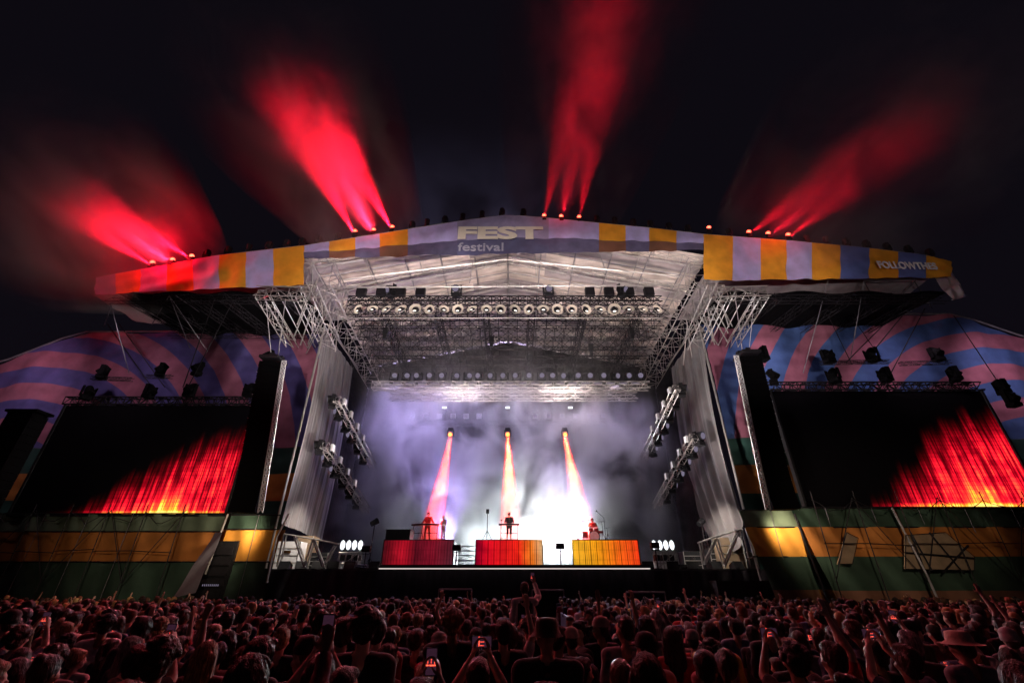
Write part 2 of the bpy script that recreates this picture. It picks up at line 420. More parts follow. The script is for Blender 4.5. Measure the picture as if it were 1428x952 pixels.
prt(mb, 'tie_rod', 'alloy', roof)

mat('slate_pvc', (.34, .32, .50), .55, var=.16, scale=1.4, bump=.35, bscale=1.8, trans=.2)
mat('shaded_slate', (.10, .10, .19), .6, var=.16, scale=1.4, bump=.35, bscale=1.8)  # slate panel darkened for the shade on the lower banner band
# fascia banners with wide vertical stripes
topx = [130,175,240,300,370,430,500,570,640,706,760,835,905,980,1095,1200,1290,1325]
topy = [389,381,369,358,350,343,332,321,310,301,305,312.5,319,328,336.5,346,357,366]
botx = [130,165,230,297,362,425]; boty = [412,410.5,407,403.5,401,399]
cbx = [425,465,570,706,835,980]; cby = [362,361,358,355,352.5,350]
rbx = [985,1050,1100,1200,1290,1325]; rby = [391.5,391,391,389,388,387]
def itp(x, xs, ys): return float(np.interp(x, xs, ys))
def banner(name, x0, x1, bx, by, stripes, mats, label, split=None, cat='banner'):
    "stripes: list of (pixel edge, material index); a sheet hung in the plane of the roof front, gently rippled"
    root = empty(name, (0, 21.8, 0), label=label, cat=cat); mb = MB()
    Y = 21.8
    for (a, mi), (b_, _) in zip(stripes, stripes[1:]):
        def fn(u, v):
            px = a+(b_-a)*u; yt = itp(px, topx, topy); yb = itp(px, bx, by)
            p = P(px, yt+(yb-yt)*v, Y)
            w = .05*math.sin(p.x*2.2+v*3+math.sin(p.x*.7)*2)+.025*math.sin(p.x*5.1-v*6)+.03*math.sin(p.x*1.1+v*11); p.y += w*min(1, 4*v+.1)-.1; p.z -= .03*abs(math.sin(p.x*PI/1.63))*(v > .97)
            return p
        f = split if split else None
        mb.grid(fn, 8, 12, mi=(lambda u, v, mi=mi: mi if (f is None or v < f) else mi+len(mats)//2))
    prt(mb, 'sheet', mats, root, smooth=True)
    mb = MB()    # rope along the top edge and seams
    pts = [P(px, itp(px, topx, topy)-1, Y-.05) for px in np.linspace(x0, x1, 16)]
    mb.path(pts, .05); prt(mb, 'top_rail', 'dull_alloy', root)
    mb = MB()
    for a, _ in stripes[1:-1]:
        mb.tube(P(a, itp(a, topx, topy), Y-.02), P(a, itp(a, bx, by), Y-.02), .018, n=3)
    prt(mb, 'seam', 'dull_alloy', root)
    return root
O, LL, B = 0, 1, 2
left_banner = banner('roof_banner', 163, 428, botx, boty, [(163,O),(197,O),(234,LL),(270.5,O),(307,LL),(344,O),(382,LL),(425,LL)][0:0] or
    [(135,LL),(163,O),(197,LL),(234,O),(270.5,LL),(307,O),(344,LL),(382,O),(425,O)], ['orange_pvc','lilac_pvc'], 'orange and lilac striped roof banner on the left wing')
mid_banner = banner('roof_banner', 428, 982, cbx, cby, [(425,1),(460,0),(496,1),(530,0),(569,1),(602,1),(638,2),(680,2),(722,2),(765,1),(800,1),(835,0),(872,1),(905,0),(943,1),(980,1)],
    ['orange_pvc','lilac_pvc','lilac_pvc','orange_low','lilac_low','lilac_low'] if 0 else ['orange_pvc','lilac_pvc','lilac_pvc','orange_low','shaded_lilac_low','blue_low'] if 'orange_low' in MATS else ['orange_pvc','lilac_pvc','slate_pvc','brown_mesh','shaded_lilac','shaded_slate'],
    'peaked middle roof banner lettered FEST festival in cream', split=.62)  # below the split, shade is put into darker stripe colours
right_banner = banner('roof_banner', 980, 1325, rbx, rby, [(980,0),(1021,1),(1060,0),(1096,1),(1131,0),(1170,2),(1211,0),(1251,2),(1290,0),(1325,0)],
    ['orange_pvc','lilac_pvc','blue_pvc'], 'orange and blue striped roof banner on the right wing with small lettering')
def text_mesh(body, p0, p1, Y, hpx0, hpx1, m, parent, bold=.03, name='lettering', slant=0):
    "lettering stretched to the wall area between two world points"
    cu = bpy.data.curves.new(name, 'FONT'); cu.body = body; cu.size = 1; cu.offset = bold; cu.extrude = .01; cu.align_x = 'LEFT'; cu.resolution_u = 4
    o = bpy.data.objects.new(name+'_tmp', cu); COL.objects.link(o); bpy.context.view_layer.update()
    me = bpy.data.meshes.new_from_object(o.evaluated_get(bpy.context.evaluated_depsgraph_get())); bpy.data.objects.remove(o)
    me.name = name
    co = np.array([v.co[:] for v in me.vertices]); mn, mxx = co.min(0), co.max(0)
    c = (co-mn)/(mxx-mn)
    for v, (a, b_, d) in zip(me.vertices, c):
        xx = p0.x+(p1.x-p0.x)*a; zb = p0.z+(p1.z-p0.z)*a
        v.co = (xx, Y-.02*d, zb + b_*(hpx0+(hpx1-hpx0)*a))
    me.materials.clear(); me.materials.append(MATS[m])
    ob = bpy.data.objects.new(name, me); COL.objects.link(ob); ob.parent = parent; ob.matrix_parent_inverse = Matrix.Translation(parent.location).inverted()
    return ob
Yt = 21.36
a, b_ = P(638, 333.5, Yt), P(758, 333.5, Yt); h0 = P(638, 316, Yt).z-a.z
text_mesh('FEST', a, b_, Yt, h0, h0, 'cream_ink', mid_banner, .045)
a, b_ = P(638, 350, Yt), P(702, 350, Yt); h0 = P(638, 338.5, Yt).z-a.z
text_mesh('festival', a, b_, Yt, h0, h0, 'pale_ink', mid_banner, .012)
a, b_ = P(1227, 374, Yt), P(1309, 376, Yt); h0 = P(1227, 364, Yt).z-a.z
text_mesh('FOLLOWTHES', a, b_, Yt, h0, h0*.95, 'white_ink', right_banner, .03)

# wing roofs: dark slab behind each striped banner, pale flap at the outer end
def wing_roof(s, px_out, label, flap_px, mname):
    xi = s*12.9; xo = P(px_out, 405, 22).x
    r = empty('wing_roof', ((xi+xo)/2, 22, 17.9), label=label, cat='roof')
    mb = MB(); n = 10
    def und(u, v): return (xi+(xo-xi)*u, 22.05+6.8*v, 17.95+.9*v+.12*math.sin(u*22))
    mb.grid(und, 30, 6); prt(mb, 'underside', 'speaker_black', r)
    mb = MB(); mb.grid(lambda u, v: (xi+(xo-xi)*u, 22.1+7*v, 20.6-1.2*u-.2*v), 4, 2); prt(mb, 'top_sheet', 'grey_pvc', r)
    for k in range(6):
        x = xi+(xo-xi)*(k+.5)/6; mb = MB().truss((x, 22.2, 17.75), (x, 28.4, 18.5), .35, .45, .022, .9); prt(mb, 'roof_truss', 'dark_metal', r)
    mb = MB().truss((xi, 22.3, 17.6), (xo, 22.3, 17.6), .35, .45, .02, .8); mb.truss((xi, 27.6, 18.2), (xo, 27.6, 18.2), .35, .45, .02, .8); prt(mb, 'edge_truss', 'dark_metal', r)
    pts = [P(x, y, Y) for x, y, Y in flap_px]
    mb = MB(); A, B_, C, D = pts
    mb.grid(lambda u, v: (A.lerp(B_, u)).lerp(D.lerp(C, u), v) + Vector((0, .1*math.sin(u*9+v*4), .06*math.sin(v*12))), 10, 10)
    prt(mb, 'end_flap', mname, r, smooth=True)
    mb = MB()
    for p, q in zip(pts, pts[1:]): mb.tube(p, q, .04)
    prt(mb, 'flap_edge', 'dull_alloy', r)
wing_roof(-1, 150, 'dark underside of the left wing roof behind the striped banner', [(128,411,22.5),(165,411,21.9),(236,452,27),(190,448,27.5)], 'white_pvc')
wing_roof(1, 1320, 'dark underside of the right wing roof behind the blue and orange banner', [(1305,388,22),(1326,379,21.9),(1347,413,25),(1328,418,25)], 'white_pvc')

# big lattice beams over the stage edge, lit from below
def side_beam(s, pts, label):
    r = empty('roof_beam_truss', (s*12.4, 22, 19), label=label, cat='truss')
    mb = MB().truss((s*12.0, 21.9, 19.4), (s*12.9, 38.6, 19.4), 1.4, 1.6, .042, 1.4, lace=.55); prt(mb, 'main_beam', 'alloy', r)
    mb = MB().truss((s*12.6, 22.0, 18.0), (s*12.9, 27.4, 17.3), 1.0, 1.0, .036, 1.1, lace=.6); prt(mb, 'inner_arm', 'alloy', r)
    mb = MB().truss((s*15.3, 22.0, 17.8), (s*15.6, 27.2, 17.2), .5, .6, .036, 1.0, lace=.6); prt(mb, 'outer_arm', 'alloy', r)
    mb = MB().truss((s*12.4, 21.9, 17.7), (s*15.5, 21.9, 17.8), .5, .7, .036, .9, lace=.6); prt(mb, 'front_arm', 'alloy', r)
    mb = MB(); rnd = random.Random(5+s)
    for i in range(11):      # diagonal braces
        y = 22+i*.5; mb.tube((s*(12.2+rnd.random()*.5), y, 18.3+rnd.random()), (s*(12.6+rnd.random()*2.4), y+1.4+rnd.random()*2, 16.6+rnd.random()*.6), .04, n=4)
    for i in range(4): mb.tube((s*(12.9+i*.7), 22, 17.9), (s*(13.3+i*.6), 27.4, 17.0), .035, n=4)
    prt(mb, 'brace', 'alloy', r)
    return r
side_beam(-1, None, 'bright lattice beam at the left edge of the stage roof')
side_beam(1, None, 'bright lattice beam at the right edge of the stage roof')

# roof towers
for s, y, lab in ((-1, 33.6, 'lattice roof tower behind the left curtain'), (1, 33.6, 'lattice roof tower behind the right curtain'),
             (-1, 38.6, 'lattice roof tower in the rear left corner'), (1, 38.6, 'lattice roof tower in the rear right corner')):
    x = s*13.75; r = empty('roof_tower', (x, y, 0), label=lab, cat='tower')
    MB().truss((0,0,0), (0,0,18.6), .45, .45, .03, .6, up=(0,1,0)).build('mast', 'dim_alloy', r)
    MB().box((0,0,.1), (1.2,1.2,.2)).build('base_plate', 'dark_metal', r)

# back and side cloths
b = MB(); b.grid(lambda u, v: (-13.4+26.8*u, 38.2+.12*math.sin(u*120), DZ+(roofz(-13.4+26.8*u)+.1-DZ)*v), 240, 3)
tag(b.build('back_cloth', 'black_cloth', smooth=True), 'black cloth wall closing the back of the stage', 'curtain')
for s, w in ((-1, 'left'), (1, 'right')):
    b = MB(); b.grid(lambda u, v: (s*(13.6+.08*math.sin(u*90)), 33.2+5*u, DZ+16.0*v), 60, 3)
    tag(b.build('side_cloth', 'black_cloth', smooth=True), f'black cloth closing the {w} side of the stage at the rear', 'curtain')

# grey side curtains
def curtain(s, label):
    x = s*13.05; zt, zb = 18.2, 5.0
    def fn(u, v):      # u along depth, v downwards
        y = 26.6+6.6*u
        top = zt; bot = zb-.15*u
        if s > 0:
            bot = 6.05-1.7*math.sin(min(1, u*1.9)*PI/2)+.9*max(0, u-.55)
        else: bot = zb + .35*(1-u)
        z = top+(bot-top)*v
        fold = .085*math.sin(u*19+2.6*math.sin(v*1.7+u*3))*(.3+.7*v)+.035*math.sin(u*47+2*math.sin(v*2.5))+.012*math.sin(u*120+v*6)
        if s > 0:
            k = max(0, v-.45)/.55     # swag: folds drawn down to the tied front corner
            yy = y-(y-26.6)*k*k*.45*(1-u*.35)
            fold = (.13*math.sin(u*26*(1+.25*k)+2*v)+.05*math.sin(u*61+v*3))*(.35+1.2*v)
            z += -.55*k*math.sin(u*PI); y = yy
        belly = .25*math.sin(v*PI)
        xx = x - s*(fold*.9+belly)+s*.3*(1-v)
        return (xx, y, z)
    r = empty('side_curtain', (x, 26.6, 0), label=label, cat='curtain')
    mb = MB(); mb.grid(fn, 220, 44); prt(mb, 'cloth', 'curtain_cloth', r, smooth=True)
    mb = MB().tube((x+s*.1, 26.45, DZ), (x+s*.1, 26.45, 18.4), .07, n=6).tube((x, 26.5, 18.4), (x, 33.3, 18.4), .06, n=6)
    prt(mb, 'hanging_pole', 'alloy', r)
    return r
curtain(-1, 'pale grey curtain hanging down the left side of the stage')
curtain(1, 'pale grey curtain swagged to a corner on the right side of the stage')

# black lattice grid under the roof
NG = 9
for i in range(NG):
    y = 26.0+11.5*i/(NG-1); z = 19.1-.06*i
    mb = MB().truss((0,0,0), (22.6,0,0), .5, .75, .035, .7, lace=.7)
    o = mb.build('grid_truss', 'dark_metal'); o.location = (-11.6, y, z)
    tag(o, f'black lattice truss across the stage roof, {["first","second","third","fourth","fifth","sixth","seventh","eighth","last"][i]} from the front', 'truss', 'black trusses under the roof')
for k, x in enumerate((-9, -5.2, -1.8, 1.4, 5, 8.8)):
    mb = MB().truss((0,0,0), (0,11.8,-.5), .4, .6, .035, .7, lace=.7)
    o = mb.build('grid_spine', 'dark_metal'); o.location = (x, 26, 18.75)
    tag(o, f'black lattice spine running back under the roof, {["first","second","third","fourth","fifth","last"][k]} from the left', 'truss', 'black spines under the roof')
for k in range(8):     # chain motors under the grid
    x = -9+k*2.5; y = 27+((k*5) % 7)*1.2
    mb = MB().box((0,0,0), (.35,.3,.5)).box((0,0,-.45), (.22,.22,.35)).tube((0,0,.2), (0,0,1.2), .02, n=4).tube((0,0,-.5),(0,0,-1.3), .015, n=4)
    o = mb.build('chain_motor', 'black_plastic'); o.location = (x, y, 18.1); tag(o, f'black chain motor under the roof grid, {["first","second","third","fourth","fifth","sixth","seventh","last"][k]} from the left', 'hoist', 'chain motors')

# ------------------------------------------------------------------ lamps
def moving_head(label, group, lens='lens_dim', s=1.0, tilt=0, cat='stage light', up=1):
    r = empty('moving_head', label=label, cat=cat, group=group)
    b_ = MB().box((0,0,up*.09*s), (.42*s,.36*s,.18*s)).build('base', 'black_plastic', r)
    y = MB()
    for k in (-1, 1): y.box((k*.25*s, 0, up*.42*s), (.06*s, .2*s, .52*s))
    y.box((0,0,up*.2*s), (.5*s,.2*s,.06*s)); y.build('yoke', 'black_plastic', r)
    R = Matrix.Rotation(tilt, 3, 'X'); c = Vector((0,0,up*.5*s)); d = R @ Vector((0,-1,0))
    h = MB().tube(c-d*.22*s, c+d*.05*s, .15*s, .2*s, n=10).tube(c+d*.05*s, c+d*.3*s, .2*s, .21*s, n=10); hd = h.build('head', 'black_plastic', r)
    MB().tube(c+d*.3*s, c+d*.315*s, .17*s, n=10).build('lens', lens, hd)
    return r
def place(proto, used, loc, rz=0, label=None, scale=None):
    o = proto if not used else copy_tree(proto)
    o.location = loc; o.rotation_euler = (0, 0, rz)
    if label: o['label'] = label
    if scale: o.scale = (scale,)*3
    return o
ORD = ['first','second','third','fourth','fifth','sixth','seventh','eighth','ninth','tenth','eleventh','twelfth','thirteenth','fourteenth','fifteenth','sixteenth',
       'seventeenth','eighteenth','nineteenth','twentieth','twenty-first','twenty-second','twenty-third','twenty-fourth','twenty-fifth','twenty-sixth','twenty-seventh','twenty-eighth','twenty-ninth','thirtieth']
# front lamp truss
YL = 24.6; zl = P(706, 419, YL).z; xa, xb = P(487, 420, YL).x, P(922, 420, YL).x
mb = MB().truss((0,0,0), (xb-xa,0,0), .5, .4, .045, .6, lace=.7); o = mb.build('lamp_truss', 'dark_metal'); o.location = (xa, YL, zl); tag(o, 'dark truss carrying the long row of round flood lamps', 'truss')
mb = MB().tube((0,0,0), (xb-xa,0,0), .035); o = mb.build('lamp_bar', 'alloy'); o.location = (xa, YL+.3, P(706, 440, YL).z); tag(o, 'thin pale bar below the row of round flood lamps', 'bar')
fl = empty('flood_lamp', cat='flood lamp', group='round flood lamps on the front truss')
mb = MB()
for k in range(18):
    t0, t1 = 2*PI*k/18, 2*PI*(k+1)/18
    q = [(math.cos(t)*r_, y_, math.sin(t)*r_) for r_, y_, t in ((.27,.04,t0),(.27,.04,t1),(.43,-.08,t1),(.43,-.08,t0))]
    mb.add(q, [(0,1,2,3)])
mb.build('reflector', 'cream_ink', fl)
mb = MB().tube((0,.3,0), (0,-.02,0), .16, .2, n=10).box((0,.12,.42), (.14,.14,.42)); cn = mb.build('can', 'black_plastic', fl)
MB().ball((0,-.10,-.02), .17, 10, 6, sc=(1,.5,1)).build('bulb_cap', 'black_plastic', cn)
MB().ball((.0,-.13,-.19), .1, 8, 5, sc=(1.3,.5,.7)).build('lit_rim', 'lens_warm', fl)
nfl = 22
for i in range(nfl):
    p = P(500+416*i/(nfl-1), 431.5-2.5*math.sin(PI*i/(nfl-1))*0, YL)
    o = place(fl, i > 0, p, random.uniform(-.25,.25), f'round flood lamp on the front truss, {ORD[i]} from the left')
    o.scale = (random.uniform(.78, 1.0),)*3; o.rotation_euler = (random.uniform(-.45, .25), 0, random.uniform(-.5, .5))
mh = moving_head('', 'black moving lamps on the front truss', tilt=.5)
used = 0
for i, px in enumerate((545, 636, 765, 868)):
    place(mh, used, P(px, 414, YL), random.uniform(-1,1), f'black moving lamp on top of the round lamp truss, {ORD[i]} from the left', 1.3); used = 1
bl = empty('blinder_lamp', cat='stage light', group='square lamps above the front truss')
MB().box((0,0,.3), (.55,.3,.55)).build('housing', 'black_plastic', bl); MB().box((0,-.0,.0), (.08,.08,.3)).box((0,-.16,.3), (.46,.03,.46)).build('door', 'dark_metal', bl)
for i, px in enumerate((503, 531, 558, 586, 823, 850, 878, 906)):
    place(bl, i, P(px, 413, YL), 0, f'black square lamp above the front truss, {ORD[i]} from the left', 1.15)

# rear pair of pale trusses with a row of dark lamps
for k, (px0, px1, py, Y, lab) in enumerate(((520, 905, 538, 31, 'long pale lattice truss with lamps along its top'), (545, 888, 553, 32.6, 'pale lattice truss hanging just behind and below the lamp bearing one'))):
    a = P(px0, py, Y); b_ = P(px1, py, Y); mb = MB().truss((0,0,0), b_-a, .6, .5, .045, .8, lace=.55)
    o = mb.build('stage_truss', 'alloy'); o.location = a; tag(o, lab, 'truss')
mh2 = moving_head('', 'dark lamps on the rear truss', tilt=.3)
for i in range(21):
    place(mh2, i, P(548+345*i/20, 534, 31), random.uniform(-.6,.6), f'dark moving lamp on the pale stage truss, {ORD[i]} from the left', 1.2)
bt = empty('batten_lamp', cat='batten lamp', group='bright battens on the stage truss')
MB().box((0,0,0), (.62,.12,.12)).build('housing', 'dull_alloy', bt); MB().box((0,-.07,0), (.56,.02,.08)).build('lens', 'lens_dim', bt)
for i in range(20):
    place(bt, i, P(545+350*(i+.5)/20, 534.5, 30.6), 0, f'small bright batten lamp on the pale stage truss, {ORD[i]} from the left')
# far truss with blinders and the three red sources
a, b_ = P(560, 590, 37), P(860, 590, 37)
o = MB().truss((0,0,0), b_-a, .4, .4, .03, .7).build('rear_truss', 'dark_metal'); o.location = a; tag(o, 'dark truss at the back of the stage above the band', 'truss')
sq = empty('square_lamp', cat='stage light', group='small square lamps on the rear truss')
MB().box((0,0,0), (.42,.2,.42)).build('housing', 'dull_alloy', sq); MB().box((0,-.11,0), (.32,.02,.32)).build('lens', 'lens_dim', sq)
for i, px in enumerate((575,594,613,632,650,668, 746,765,784,803,822,841)):
    place(sq, i, P(px, 580, 36.6), 0, f'small pale square lamp on the rear truss, {ORD[i]} from the left')
fc = empty('face_lamp', cat='stage light', group='bright lamps high above the band'); MB().box((0,0,0), (.4,.3,.22)).build('housing','dull_alloy',fc); MB().box((0,-.16,0), (.34,.02,.16)).build('lens','lens_white',fc)
for i, px in enumerate((620, 708, 795)): place(fc, i, P(px, 569, 34), 0, f'small bright white lamp under the truss pair, {ORD[i]} from the left')
rh = moving_head('', 'red lamps at the back of the stage', lens='lens_orange', tilt=.35, up=-1)
for i, px in enumerate((629, 708, 787)):
    place(rh, i, P(px, 597, 33.4), 0, f'glowing red beam lamp at the back of the stage, {ORD[i]} from the left', .95)

# roof edge fixtures: dark heads, some shooting red beams
rm = empty('roof_lamp', cat='roof lamp', group='dark lamps along the roof edge')
MB().box((0,0,.08), (.3,.3,.16)).build('base', 'black_plastic', rm)
rmh = MB().tube((0,0,.25), (0,0,.62), .13, .18, n=8).box((-.19,0,.33), (.05,.1,.36)).box((.19,0,.33), (.05,.1,.36)).build('head', 'black_plastic', rm)
lit = [(210,369),(238,365),(265,360),(494,325),(520,323),(546,319),(759,303),(783,304),(808,305),(990,320),(1046,326),(1073,328),(1101,330)]
litp = [P(x, y+3, 21.9) for x, y in lit]
xs = [286,316,345,373,398,420,443,470,574,595,620,645,672,700,730,833,858,884,908,934,961,1018,1128,1155,1183,1211,1240,1270,1300]
for i, px in enumerate(xs):
    place(rm, i, P(px, itp(px, topx, topy)-.5, 21.9), random.uniform(-1,1), f'small dark lamp on the roof edge, {ORD[i]} unlit one from the left', 1.0)
rl = empty('beam_lamp', cat='beam lamp', group='red beam lamps along the roof edge')
MB().box((0,0,.08), (.3,.3,.16)).build('base', 'black_plastic', rl)
h = MB().tube((0,0,.22), (0,0,.42), .13, .17, n=8).build('head', 'black_plastic', rl); MB().ball((0,-.06,.46), .15, 8, 6).build('lens', 'lens_red', h)
side = ['left end','left half','middle','right half','right end']
for i, (x, y) in enumerate(lit):
    place(rl, i, P(x, y+5, 21.8), 0, f'glowing red beam lamp on the roof edge, {ORD[i]} lit one from the left', .9)
# ------------------------------------------------------------------ wing backdrops
def print_mat(name, cx, cz, band, mats, sz):
    "printed pattern in world metres: concentric arcs above the height sz, level bands below"
    ink = {'pink_mesh': (.27, .09, .14), 'violet_mesh': (.07, .06, .20), 'azure_mesh': (.045, .09, .25), 'green_mesh': (.016, .055, .045), 'orange_mesh': (.36, .13, .025), 'brown_mesh': (.17, .075, .045)}
    m = mat(name, (.2,.2,.2), .85, var=.22, scale=1.2, bump=.3, bscale=1.6); nt = m.node_tree; E.nt = nt
    g = nt.nodes.new('ShaderNodeNewGeometry'); sp = nt.nodes.new('ShaderNodeSeparateXYZ'); nt.links.new(g.outputs['Position'], sp.inputs[0])
    x, z = E(sp.outputs[0]), E(sp.outputs[2])
    r = E.op('SQRT', (x-cx)*(x-cx)+(z-cz)*(z-cz)*1.1)
    ring = E.op('FRACT', r*(.5/band)).sstep(.49, .51); level = E.op('FRACT', (sz-z)*(.5/1.66)).sstep(.49, .51)
    def mixc(f, a, b_):
        n = nt.nodes.new('ShaderNodeMixRGB'); nt.links.new(f.s, n.inputs[0])
        for i, c in ((1, a), (2, b_)):
            if isinstance(c, tuple): n.inputs[i].default_value = (*c, 1)
            else: nt.links.new(c, n.inputs[i])
        return n.outputs[0]
    c = mixc((z-sz).sstep(-.02, .02), mixc(level, ink[mats[2]], ink[mats[3]]), mixc(ring, ink[mats[0]], ink[mats[1]]))
    vm = [n for n in nt.nodes if n.type == 'VECT_MATH'][0]; nt.links.new(c, vm.inputs[0])
    return m
def arcs_backdrop(name, s, Y, top, cx, cz, mats, label, stripes_z, x_in, x_out, band=1.32):
    "printed mesh wall: concentric arcs above, level bands below"
    root = empty(name, (s*30, Y, 0), label=label, cat='backdrop')
    printm = print_mat('arc_print_'+('left' if s < 0 else 'right'), cx, cz, band, mats, stripes_z)
    xs = np.linspace(x_in, x_out, 200); mb = MB()
    def topz(x): return float(np.interp(abs(x), top[0], top[1]))
    nz = 120
    def fn(u, v):
        x = x_in+(x_out-x_in)*u; z = .05+(topz(x)-.05)*v
        y = Y + .14*math.sin(x*1.3+z*.35) + .06*math.sin(x*3.1-z*.9) + .03*math.sin(z*6)
        return (x, y, z)
    def mi(u, v):
        x = x_in+(x_out-x_in)*u; z = .05+(topz(x)-.05)*v
        if z > stripes_z:
            r = math.hypot(x-cx, (z-cz)*1.05)
            return int(r/band) % 2
        k = int((stripes_z-z)/1.66)
        return (2, 3, 2, 3, 2, 4, 4)[min(k, 6)]
    mb.grid(fn, 220, nz)
    prt(mb, 'printed_mesh', printm, root, smooth=True)
    mb = MB(); pts = [Vector((x, Y-.1, topz(x)+.05)) for x in np.linspace(x_in, x_out, 30)]
    mb.path(pts, .06); prt(mb, 'top_pipe', 'dull_alloy', root)
    mb = MB()
    for x in np.arange(abs(x_in)+1, abs(x_out), 2.4): 
        mb.tube((s*x, Y+.35, 0), (s*x, Y+.35, topz(x)-.1), .05, n=4)
    prt(mb, 'scaffold_pole', 'dull_alloy', root)
    return root
LB, RB = 28.6, 27.2
arcs_backdrop('wing_backdrop', -1, LB, ([13, 32.5, 36.5, 45, 60], [19.0, 18.9, 16.6, 13.5, 8]), -33.5, 6.0, ['pink_mesh','violet_mesh','green_mesh','orange_mesh','brown_mesh'],
   'backdrop printed with pink and violet arcs behind the left screen', 10.2, -13.6, -58)
arcs_backdrop('wing_backdrop', 1, RB, ([13, 32.5, 36.5, 45, 60], [19.6, 19.6, 17.6, 14.5, 9]), 33.5, 6.8, ['pink_mesh','azure_mesh','green_mesh','orange_mesh','brown_mesh'],
   'backdrop printed with pink and blue arcs behind the right screen', 10.4, 13.6, 58)

# lower mesh skirts below the screens, nearer than the backdrops
def lower_skirt(s, Y, px0, px1, bands, label, lean=0, name='lower_skirt'):
    root = empty(name, (P((px0+px1)/2, 760, Y).x, Y, 0), label=label, cat='mesh banner')
    xa, xb = P(px0, 760, Y).x, P(px1, 760, Y).x
    zs = [P(714, b[0], Y).z for b in bands]+[.05]
    mats = [b[1] for b in bands]; mb = MB()
    for i, m in enumerate(mats):
        def fn(u, v):
            z = zs[i]+(zs[i+1]-zs[i])*v; t = 1-z/zs[0]
            x = xa+(xb-xa)*u
            yy = Y - lean*t + .14*math.sin(x*1.9+2.5*t*math.sin(x*.3))*(.3+t) + .05*math.sin(x*5+z*2)
            x2 = x + (s*.9*t*(1-u) if lean else 0)
            return (x2, yy, z)
        mb.grid(fn, 150, 6, mi=i)
    prt(mb, 'mesh_sheet', mats, root, smooth=True)
    for x in np.arange(min(xa, xb)+1.7, min(max(xa, xb), min(xa, xb)+30), 2.5): prt(MB().tube((x, Y-.16, .1), (x, Y-.16, zs[0]), .016, n=4), 'seam_rope', 'dim_alloy', root)
    for z in zs[:3]: prt(MB().tube((xa, Y-.12, z), (xb, Y-.12, z), .035, n=5), 'rail', 'dark_metal', root)
    return root, xa, xb, zs
mat('green_lit', (.11, .15, .10), .85, var=.3, scale=.8, bump=.4, bscale=1.6)  # lighter copy of the green mesh, light on the band put into colour
mat('gold_mesh', (.62, .27, .035), .85, var=.2, scale=.8, bump=.4, bscale=1.6)
lower_skirt(-1, 26.9, -560, 303, [(716,'green_lit'),(741,'orange_mesh'),(783,'green_mesh')], 'green and orange banded mesh below the left screen')
lower_skirt(-1, 26.4, 309, 383, [(718,'green_mesh'),(738,'gold_mesh'),(783,'green_mesh')], 'short banded mesh panel between the left screen and the stage', name='mesh_panel')
lower_skirt(1, 25.6, 1040, 1118, [(711,'green_lit'),(735,'gold_mesh'),(776,'green_mesh'),(822,'brown_mesh')], 'short banded mesh panel between the stage and the right screen', lean=.6, name='mesh_panel')
lower_skirt(1, 25.2, 1119, 2000, [(708,'green_mesh'),(735,'orange_mesh'),(776,'green_mesh'),(823,'brown_mesh')], 'green and orange banded mesh below the right screen', lean=.8)
# opaque pale panes: lit patches of the right mesh put into colour
mat('pane_and_case_tan', (.24, .17, .11), .8, var=.3, scale=1.5, bump=.2)
for k, (quad, lab) in enumerate((([(1180,742),(1196,750),(1188,786),(1168,786)], 'small pale pane for a lit patch on the right mesh near the stage'),
                                 ([(1262,746),(1318,742),(1358,776),(1358,795),(1262,793)], 'large pale pane for a lit patch on the right mesh below the screen'))):
    Y = 24.2; pts = [P(x, y, Y) for x, y in quad]; c = sum(pts, Vector())/len(pts)
    r = empty('lit_patch_pane', c, label=lab, cat='opening')
    mb = MB(); n = len(pts); mb.add([p for p in pts]+[p+Vector((0,.06,0)) for p in pts], [tuple(range(n))[::-1]]+[(i, (i+1) % n, n+(i+1) % n, n+i) for i in range(n)])
    prt(mb, 'pane', 'pane_and_case_tan', r)
    mb = MB()
    for i in range(n): mb.tube(pts[i]-Vector((0,.05,0)), pts[(i+1) % n]-Vector((0,.05,0)), .018, n=4)
    if n == 5:
        for a, b_ in (((1270,742),(1300,795)),((1296,742),(1345,800)),((1350,760),(1315,798)),((1262,770),(1358,778))): mb.tube(P(*a, Y-.1), P(*b_, Y-.1), .045, n=4)
    prt(mb, 'frame', 'dark_metal', r)
# leaning poles in front of the right mesh and stage
def poles(name, segs, m, label, cat='pole', r=.05):
    a = P(*segs[0][0]); root = empty(name, a, label=label, cat=cat); mb = MB()
    for p, q in segs: mb.tube(P(*p), P(*q), r, n=6)
    prt(mb, 'tube', m, root); return root
poles('guy_pole', [((1244,708,24.6),(1292,800,23.8)),((1292,800,23.8),(1318,858,23.2))], 'dull_alloy', 'leaning pole in front of the lower right mesh')
poles('guy_pole', [((1108,716,24.6),(1160,852,23.4))], 'dark_metal', 'dark leaning pole beside the right line array')
poles('guy_pole', [((1040,735,26),(1062,812,26))], 'alloy', 'thin pale pole at the right corner of the stage')
poles('guy_pole', [((403,716,26),(386,748,26)),((386,748,26),(372,812,25.6))], 'alloy', 'pale pole at the left corner of the stage')
poles('guy_pole', [((318,716,26.3),(286,800,25.8))], 'alloy', 'pale leaning pole left of the stage by the racks')
rs = random.Random(8)
